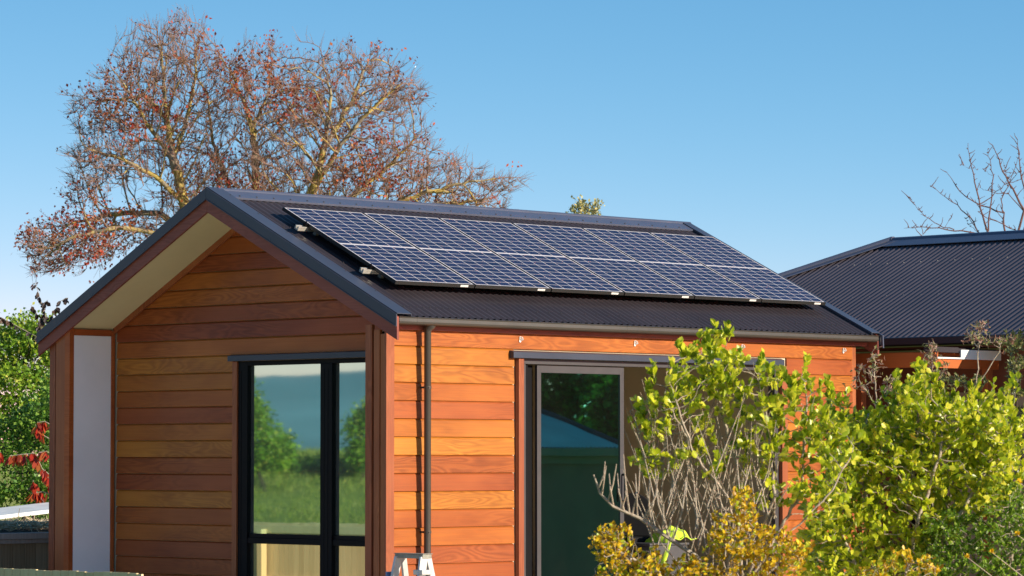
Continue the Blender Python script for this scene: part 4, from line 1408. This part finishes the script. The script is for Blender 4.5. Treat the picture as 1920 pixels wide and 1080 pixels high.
# -- big autumn tree behind the cabin
def autumn_tree():
    d0 = 60.0
    lob = [(310, 105, 95, 75, 6), (345, 75, 60, 55, 3), (255, 170, 85, 75, 5), (190, 205, 60, 40, 2), (250, 270, 110, 70, 6), (190, 300, 65, 60, 3), (340, 230, 90, 90, 5), (170, 345, 45, 30, 1),
           (150, 440, 110, 50, 5), (100, 465, 50, 35, 2), (215, 420, 90, 40, 2.5), (480, 170, 105, 90, 8), (420, 150, 60, 60, 3), (650, 165, 125, 85, 9), (720, 170, 65, 55, 3), (570, 210, 90, 90, 5),
           (470, 300, 110, 70, 6), (560, 330, 130, 50, 6), (680, 300, 110, 55, 6), (780, 320, 120, 55, 6), (870, 340, 80, 40, 3), (930, 335, 36, 20, 1.2), (400, 350, 90, 60, 4), (620, 370, 200, 40, 5), (840, 380, 110, 25, 2.5), (310, 400, 60, 50, 1.5), (760, 250, 60, 40, 2), (450, 370, 110, 45, 5), (560, 360, 120, 45, 5), (700, 370, 120, 40, 4), (520, 260, 90, 60, 3)]
    att = ellipsoid_pts([l + (0, 1.9 if l[2] > 60 else 1.1) for l in lob], 6800, d0, 1.9) + (at(0, 20, d0) - at(0, 0, d0))
    A = lambda *p: [at(x, y, d0 + z) for x, y, z in p]
    seeds = [A((430, 1000, 0), (425, 700, 0), (420, 560, 0), (385, 460, -.2), (345, 380, -.3), (325, 300, -.2), (312, 220, 0), (305, 130, .2), (300, 70, .2)),
             A((345, 380, -.3), (290, 330, -.6), (230, 300, -.8), (170, 280, -.8)),
             A((325, 300, -.2), (275, 230, -.4), (240, 170, -.3), (205, 120, -.2)),
             A((325, 300, -.2), (350, 230, .4), (365, 150, .5), (370, 70, .5)),
             A((312, 220, 0), (270, 180, .5), (190, 190, .8), (135, 180, .8)),
             A((385, 460, -.2), (310, 440, -.8), (230, 425, -1.0), (150, 440, -1.0), (90, 465, -1.0)),
             A((385, 460, -.2), (300, 400, .6), (220, 400, .8), (130, 420, .8)),
             A((420, 560, 0), (470, 430, .5), (480, 330, .6), (475, 240, .6), (440, 150, .5), (410, 95, .4)),
             A((475, 240, .6), (505, 170, .7), (510, 90, .7)),
             A((420, 560, 0), (540, 450, -.3), (590, 350, -.4), (610, 270, -.4), (620, 180, -.3), (600, 90, -.3)),
             A((590, 350, -.4), (640, 270, -.8), (690, 210, -.9), (760, 150, -.9)),
             A((610, 270, -.4), (660, 190, .3), (690, 110, .4)),
             A((540, 450, -.3), (660, 370, .4), (730, 310, .5), (790, 250, .5)),
             A((540, 450, -.3), (690, 400, -.6), (800, 360, -.7), (890, 340, -.7), (970, 330, -.7)),
             A((690, 400, -.6), (780, 390, .2), (860, 380, .4), (930, 370, .4)),
             A((470, 430, .5), (430, 350, .9), (400, 270, 1.0), (390, 180, 1.0))]
    nodes, par = colonize(att, seeds, .12, 1.2, .15, 160, (0, 0, .10), .10, radial=(at(440, 520, d0), .55))
    rad, ch = pipe_radii(par, .0060, 2.15)
    rad = np.minimum(rad, .17)
    off = nodes[0].copy()
    t = thing('autumn_tree', 'large spreading half bare tree with rusty red autumn leaves behind the cabin', 'tree', tuple(off))
    # fine twigs on thin wood
    thin = np.where(rad < .020)[0]; thin = thin[thin > 0]
    tips = np.where(ch == 0)[0]
    src = np.concatenate([np.repeat(tips, 6), thin, thin[RNG.random(len(thin)) < .4]])
    crown_c = nodes.mean(0) + np.array([0, 0, -2.0])
    dsrc = norm(norm(nodes[src] - nodes[par[src]]) + norm(nodes[src] - crown_c) * .7)
    n = len(src)
    d1 = norm(dsrc * 1.1 + rand_unit(n) * .60 + np.array([0, 0, .30]))
    l1 = RNG.uniform(.10, .34, n)[:, None]
    m1 = nodes[src] + d1 * l1 * .5
    d2 = norm(d1 + rand_unit(n) * .4 + np.array([0, 0, .15]))
    e1 = m1 + d2 * l1 * .55
    A_ = np.concatenate([nodes[src], m1]); B_ = np.concatenate([m1, e1])
    ra = np.concatenate([np.full(n, .0044), np.full(n, .0034)]); rb = np.concatenate([np.full(n, .0034), np.full(n, .0018)])
    big = rad > .0105
    # branches
    i = np.arange(1, len(nodes)); i = i[big[i]]
    ra_ = np.minimum(rad[par[i]], rad[i] * 1.5)
    V, Fq = frustums(nodes[par[i]], nodes[i] + norm(nodes[i] - nodes[par[i]]) * rad[i][:, None] * .3, ra_, rad[i], 7)
    np_mesh('trunk', V - off, Fq, M['bark_lichen'], t, True)
    i = np.arange(1, len(nodes)); i = i[~big[i]]
    V1, F1 = frustums(nodes[par[i]], nodes[i], np.minimum(rad[par[i]], rad[i] * 1.5), rad[i], 4)
    V2, F2 = frustums(A_, B_, ra, rb, 3)
    tw = np_mesh('twigs', np.concatenate([V1, V2]) - off, np.concatenate([F1, F2 + len(V1)]), M['twig_purple'], t, True)
    # leaves cling in clusters
    e = e1
    X, Y = pix(e)
    ph = (np.sin(e @ np.array([1.9, 1.1, 2.3])) + np.sin(e @ np.array([-2.3, 2.7, 1.3]) + 1.7) + np.sin(e @ np.array([.7, -1.9, 3.1]) + .4))
    prob = np.clip(.30 * (ph - .15), .012, .75)
    # denser near the outer ends of the lower left limb and along the tops
    prob = np.where((X < 260) & (Y > 370), np.clip(prob * 2.6, .26, .9), prob)
    sel = np.where(RNG.random(n) < prob)[0]
    per = 3
    P = np.repeat(e[sel], per, 0) + RNG.normal(size=(len(sel) * per, 3)) * .05
    D = norm(rand_unit(len(P)) + np.array([0, 0, -.5]))
    V, Fq = leaves(P, D, rand_unit(len(P)), RNG.uniform(.04, .085, len(P)), LEAF_DIAMOND)
    leaf_obj('crown', V - off, Fq, M['leaf_autumn'], t)
    print('AUTUMN nodes', len(nodes), 'twigs', n, 'leaves', len(P))


autumn_tree()


# -- bare tree behind the main house roof
def bare_tree():
    d0 = 52.0
    t = thing('bare_tree', 'leafless reddish tree standing behind the main house roof', 'tree', tuple(at(1900, 900, d0)))
    off = at(1900, 900, d0)
    m = MB()
    A = lambda pts, z: [at(x, y, d0 + z) - off for x, y in pts]
    m.tube(A([(1900, 900), (1895, 700), (1890, 560), (1895, 480)], 0), [.16, .13, .11, .09], 10)
    limbs = [([(1893, 520), (1884, 435), (1882, 400), (1840, 385), (1800, 360), (1775, 323)], .3, .03), ([(1893, 520), (1852, 433), (1838, 390), (1828, 340), (1818, 300), (1815, 268)], .0, .03),
             ([(1852, 433), (1860, 370), (1862, 330), (1855, 300), (1852, 280)], -.3, .02), ([(1893, 520), (1834, 434), (1820, 410), (1795, 385), (1770, 368), (1746, 350)], .5, .022),
             ([(1893, 500), (1920, 395), (1900, 355), (1880, 320), (1870, 290), (1862, 273)], .1, .034), ([(1895, 500), (1930, 400), (1915, 330), (1910, 290), (1908, 262)], -.2, .028),
             ([(1893, 520), (1830, 436), (1790, 432), (1745, 427), (1720, 425), (1695, 428)], -.4, .022), ([(1790, 432), (1760, 422), (1735, 405), (1715, 385), (1707, 371)], -.4, .014),
             ([(1882, 400), (1876, 375), (1890, 350), (1905, 310), (1912, 290)], .3, .016), ([(1920, 395), (1890, 365), (1860, 360), (1838, 352)], .1, .014),
             ([(1835, 385), (1860, 368), (1885, 345), (1895, 325)], .0, .014), ([(1893, 520), (1940, 430), (1960, 350), (1955, 290)], .2, .03), ([(1893, 520), (1903, 432), (1880, 420), (1850, 410), (1836, 398)], -.1, .02),
             ([(1818, 300), (1830, 318), (1812, 313), (1800, 310)], 0, .006), ([(1834, 434), (1818, 425), (1811, 410)], .5, .008), ([(1770, 430), (1778, 415), (1785, 406)], -.4, .007),
             ([(1745, 427), (1735, 432), (1728, 442)], -.4, .008), ([(1885, 345), (1905, 340), (1930, 325)], 0, .012), ([(1895, 355), (1888, 335), (1885, 315), (1880, 300)], .1, .009),
             ([(1862, 330), (1850, 322), (1845, 318)], -.3, .006), ([(1880, 320), (1905, 325), (1915, 322)], .1, .008)]
    k = 0
    for pts, z, r in limbs:
        # smooth and wriggle
        P = []
        for (a, b) in zip(pts[:-1], pts[1:]):
            for s in range(3):
                q = s / 3
                P.append((a[0] + (b[0] - a[0]) * q + random.uniform(-1.6, 1.6), a[1] + (b[1] - a[1]) * q + random.uniform(-1.6, 1.6)))
        P.append(pts[-1])
        R_ = [r * .62 * (1 - .82 * i / (len(P) - 1)) for i in range(len(P))]
        W_ = A(P, z); m.tube(W_, R_, 6)
        for i in range(3, len(P)):
            if random.random() < .75:
                x, y = P[i]; ln = random.uniform(8, 26); sgn = random.choice((-1, 1))
                x2, y2 = x + sgn * ln * random.uniform(.2, .8), y - ln * random.uniform(.3, 1)
                m.tube(A([(x, y), ((x + x2) / 2 + random.uniform(-2, 2), (y + y2) / 2), (x2, y2)], z), [.007, .005, .003], 4)
            if random.random() < .5:
                x, y = P[i]; m.tube(A([(x, y), (x + random.choice((-2.5, 2.5)), y - 2)], z), [.009, .006], 5)
    m.build('trunk', M['twig_bare'], t, smooth=True)


bare_tree()


# -- leafy trees with many small leaves
def leafy_tree(name, label, lobes, depth, drad, natt, nleaf, leaf, mat, base, trunk_r=.10, step=.18, group=None, tpl=LEAF_DIAMOND, cat='tree', twigmat='bark_dark', clump=.22):
    att = ellipsoid_pts(lobes, natt, depth, drad)
    b = np.array(base); c = att.mean(0)
    nodes, par = colonize(att, [[b, b + (c - b) * .5, c]], step, 2.5, step * 1.3, 120, (0, 0, .1), .2)
    rad, ch = pipe_radii(par, .005, 2.3)
    rad = rad * min(1, trunk_r / rad[0])
    t = thing(name, label, cat, tuple(b), group)
    wood_mesh('trunk', nodes - b, par, rad, M[twigmat], t, 6)
    tips = np.where(rad < np.percentile(rad, 75))[0]; tips = tips[tips > 0]
    src = RNG.choice(tips, nleaf)
    dirs = norm(nodes[src] - nodes[par[src]])
    P = nodes[src] + RNG.normal(size=(nleaf, 3)) * clump * np.array([1, 1, .7])
    D = norm(dirs + rand_unit(nleaf) * 1.0 + np.array([0, 0, .1]))
    V, Fq = leaves(P, D, norm(rand_unit(nleaf) + np.array([0, 0, .8])), leaf * RNG.uniform(.7, 1.3, nleaf), tpl)
    leaf_obj('crown', V - b, Fq, mat, t)
    return t


leafy_tree('evergreen_tree', 'bright green feathery tree at the left edge behind the raised bed', [(20, 680, 55, 80, 3), (50, 630, 40, 40, 2), (60, 720, 50, 80, 3), (-30, 720, 60, 120, 3), (40, 800, 70, 60, 3), (90, 650, 40, 50, 2), (110, 760, 40, 90, 2)],
           50, .9, 900, 17000, .066, M['leaf_hedge'], at(40, 1120, 50), .12, clump=.13)
leafy_tree('evergreen_tree', 'dark green bushy tree low behind the red leaved sapling', [(0, 840, 60, 60, 3), (60, 860, 60, 70, 3), (100, 800, 50, 100, 3), (20, 920, 80, 50, 3), (90, 930, 60, 50, 2)],
           47.5, .7, 700, 12000, .060, M['leaf_hedge2'], at(50, 1120, 47.5), .10, clump=.12)
leafy_tree('evergreen_tree', 'pale tree crown just showing above the cabin ridge', [(1095, 398, 24, 18, 3), (1082, 392, 14, 12, 1.5), (1115, 396, 14, 14, 1.5), (1098, 430, 32, 30, 3)],
           58, .35, 300, 900, .062, M['leaf_pale'], at(1098, 900, 58), .09, step=.09, clump=.05)


# -- red sapling between cabin and bed
def sapling():
    d0 = 45.0
    b = at(110, 1120, d0)
    t = thing('red_sapling', 'thin sapling with drooping red leaves and dry dark leaves at its top beside the cabin', 'tree', tuple(b))
    m = MB()
    A = lambda pts, z=0: [at(x, y, d0 + z) - b for x, y in pts]
    stem = [(110, 1120), (108, 960), (104, 820), (98, 700), (92, 620), (82, 585)]
    m.tube(A(stem), [.022, .02, .016, .012, .009, .006], 7)
    red = [[(108, 960), (85, 945), (66, 920), (62, 900)], [(106, 900), (80, 880), (66, 850), (40, 852), (18, 855)], [(105, 860), (88, 846), (72, 848)], [(104, 830), (80, 815), (66, 796)], [(102, 800), (84, 790), (70, 792)],
           [(107, 930), (80, 922), (58, 925)], [(106, 990), (80, 975), (60, 965)], [(107, 910), (94, 905), (84, 880)], [(-20, 870), (-5, 850), (2, 848)]]
    LP, LD = [], []
    for p in red:
        W_ = A(p); m.tube(W_, [.007] + [.005] * (len(p) - 2) + [.003], 5)
        for i in range(1, len(W_)):
            for k in range(14):
                q = W_[i - 1] + (W_[i] - W_[i - 1]) * random.random()
                if i == 1 and random.random() < .5: continue
                LP.append(q); LD.append(norm(np.array([random.gauss(0, .35), random.gauss(0, .35), -1])))
    dark = [[(82, 585), (75, 560), (66, 530)], [(84, 600), (70, 590), (58, 572)], [(88, 610), (100, 590), (112, 565), (128, 558)], [(86, 595), (80, 570), (90, 562)], [(90, 620), (72, 612), (76, 600)], [(95, 640), (70, 632), (40, 616), (15, 602), (0, 594)], [(92, 625), (102, 605), (96, 590)]]
    DP, DD = [], []
    for p in dark:
        W_ = A(p, -.3); m.tube(W_, [.006] + [.004] * (len(p) - 2) + [.0025], 5)
        for i in range(1, len(W_)):
            for k in range(9):
                DP.append(W_[i - 1] + (W_[i] - W_[i - 1]) * random.random()); DD.append(norm(np.array([random.gauss(0, .5), random.gauss(0, .5), -.9])))
    m.build('stem', M['twig_grey'], t, smooth=True)
    LP, LD, DP, DD = map(np.array, (LP, LD, DP, DD))
    V, Fq = leaves(LP, LD, rand_unit(len(LP)), RNG.uniform(.10, .17, len(LP)), LEAF_LONG)
    V2 = V.copy()
    leaf_obj('leaves', V, Fq, M['leaf_red'], t)
    V, Fq = leaves(DP, DD, rand_unit(len(DP)), RNG.uniform(.06, .10, len(DP)), LEAF_OVAL)
    o = leaf_obj('leaves', V, Fq, M['leaf_purple'], t); o['label'] = 'dry dark leaves'


sapling()

# ================================================================== WHAT THE GLASS MIRRORS
# across the meadow from the front window (photo pixel and depth of the mirror image -> flipped in y about the pane)
YM = YR + .045


def mirror_y(p):
    return np.array([p[0], 2 * YM - p[1], p[2]])


def mirrored_lobes(lobes, depth, n, drad, flip):
    return np.array([flip(p) for p in ellipsoid_pts(lobes, n, depth, drad)])


def far_bush(name, label, lobes, depth, drad, flip, nleaf, leaf, mat, basepx, cat='tree'):
    att = mirrored_lobes(lobes, depth, 420, drad, flip)
    b = flip(at(*basepx, depth)); b[2] = float(ground_h(b[0], b[1])) - .05
    c = att.mean(0)
    nodes, par = colonize(att, [[b, b + (c - b) * .6, c]], .25, 3.0, .3, 100, (0, 0, .1), .2)
    rad, ch = pipe_radii(par, .008, 2.3)
    t = thing(name, label, cat, tuple(b))
    wood_mesh('trunk', nodes - b, par, rad, M['bark_dark'], t, 6)
    tips = np.where(rad < np.percentile(rad, 80))[0]; tips = tips[tips > 0]
    src = RNG.choice(tips, nleaf)
    P = nodes[src] + RNG.normal(size=(nleaf, 3)) * .10
    V, Fq = leaves(P, norm(rand_unit(nleaf) + np.array([0, 0, .3])), norm(rand_unit(nleaf) + np.array([0, 0, .6])), leaf * RNG.uniform(.7, 1.3, nleaf), LEAF_DIAMOND)
    leaf_obj('crown', V - b, Fq, mat, t)


far_bush('meadow_tree', 'feathery green tree mirrored at the left of the front window', [(455, 745, 22, 45, 2), (478, 790, 30, 40, 3), (515, 825, 35, 25, 2.5), (430, 780, 50, 80, 4), (490, 850, 60, 25, 3)], 62, 1.0, mirror_y, 7000, .085, M['leaf_hedge'], (500, 930))
far_bush('meadow_tree', 'smaller green tree mirrored at the right of the front window', [(668, 800, 14, 30, 1.2), (700, 770, 26, 40, 2), (672, 845, 30, 25, 2.5), (720, 800, 36, 60, 3)], 64, .8, mirror_y, 4500, .085, M['leaf_hedge'], (680, 930))
far_bush('meadow_bush', 'low rounded bush mirrored in the middle of the front window', [(570, 880, 90, 20, 4), (640, 885, 80, 16, 3), (500, 880, 80, 24, 3)], 66, .8, mirror_y, 7000, .085, M['leaf_hedge'], (575, 930), 'bush')


def mirror_x(p):
    return np.array([-.12 - p[0], p[1], p[2]])


# neighbour's house across the yard, mirrored in the door glass
q = mirror_x(at(1172, 848, 50)); ez = float(q[2])
nb = thing('neighbour_house', 'neighbour house with a pale gabled roof, mirrored in the door glass', 'house', (0, 0, 0))
x0, x1 = float(q[0]), float(q[0]) + 8.0
ya_, yb_ = float(q[1]) - 9.0, float(q[1])
run = 4.0; T3 = .31
V = []
nn = int((yb_ - ya_) / .0835 * 6)
for i in range(nn + 1):
    y = ya_ + (yb_ - ya_) * i / nn
    h = .0095 * math.cos(2 * math.pi * (y - ya_) / .0835)
    for t in (0, 1): V.append((x0 + run * t, y, ez + .07 + T3 * run * t + h))
idx = np.arange((nn + 1) * 2).reshape(-1, 2)
np_mesh('roof', np.array(V), np.stack([idx[:-1, 0], idx[1:, 0], idx[1:, 1], idx[:-1, 1]], -1), M['roof3'], nb, True)
mb = MB(); zt = ez + .06
mb.add([(x0 + run, ya_, zt + T3 * run), (x1, ya_, zt), (x1, yb_, zt), (x0 + run, yb_, zt + T3 * run)], [(0, 1, 2, 3)])
mb.build('roof', M['roof3'], nb)
mb = MB(); mb.tube([(x0, yb_, zt + .02), (x0 + run, yb_, zt + T3 * run + .02), (x1, yb_, zt + .02)], [.06, .06, .06], 8)
mb.build('barge_cap', M['gutter2'], nb)
mb = MB(); mb.tube([(x0 + run, ya_, zt + T3 * run + .02), (x0 + run, yb_ - .07, zt + T3 * run + .02)], [.07, .07], 8)
mb.build('ridge_cap', M['roof3'], nb)
mb = MB(); mb.box(x0 - .12, x0 - .005, ya_, yb_, ez - .06, ez + .06); mb.build('gutter', M['cream_wall'], nb, bevel=.01)
mb = MB(); mb.box(x0 + .02, x0 + .06, ya_, yb_, ez - .17, ez + .05); mb.build('fascia', M['cream_wall'], nb)
mb = MB(); mb.prism([(x0 + .08, -1.6), (x1 - .5, -1.6), (x1 - .5, ez - .02), (x0 + run, ez + T3 * run - .25), (x0 + .08, ez - .02)], ya_ + .3, yb_ - .02, 1); mb.build('wall', M['beige_wall'], nb)
far_bush('dark_tree', 'tall dark tree behind the neighbour house, mirrored in the door glass', [(1060, 730, 90, 70, 4), (1010, 700, 60, 80, 3), (1110, 740, 60, 70, 3), (1060, 780, 120, 60, 3)], 66, 2.0, mirror_x, 7000, .16, M['leaf_hedge2'], (1060, 900))
far_bush('dark_tree', 'dark bushy tree beside the neighbour house, mirrored in the door glass', [(1140, 770, 50, 80, 3), (1170, 730, 60, 90, 3), (1150, 830, 60, 60, 2)], 63, 1.5, mirror_x, 4500, .16, M['leaf_hedge2'], (1150, 900))
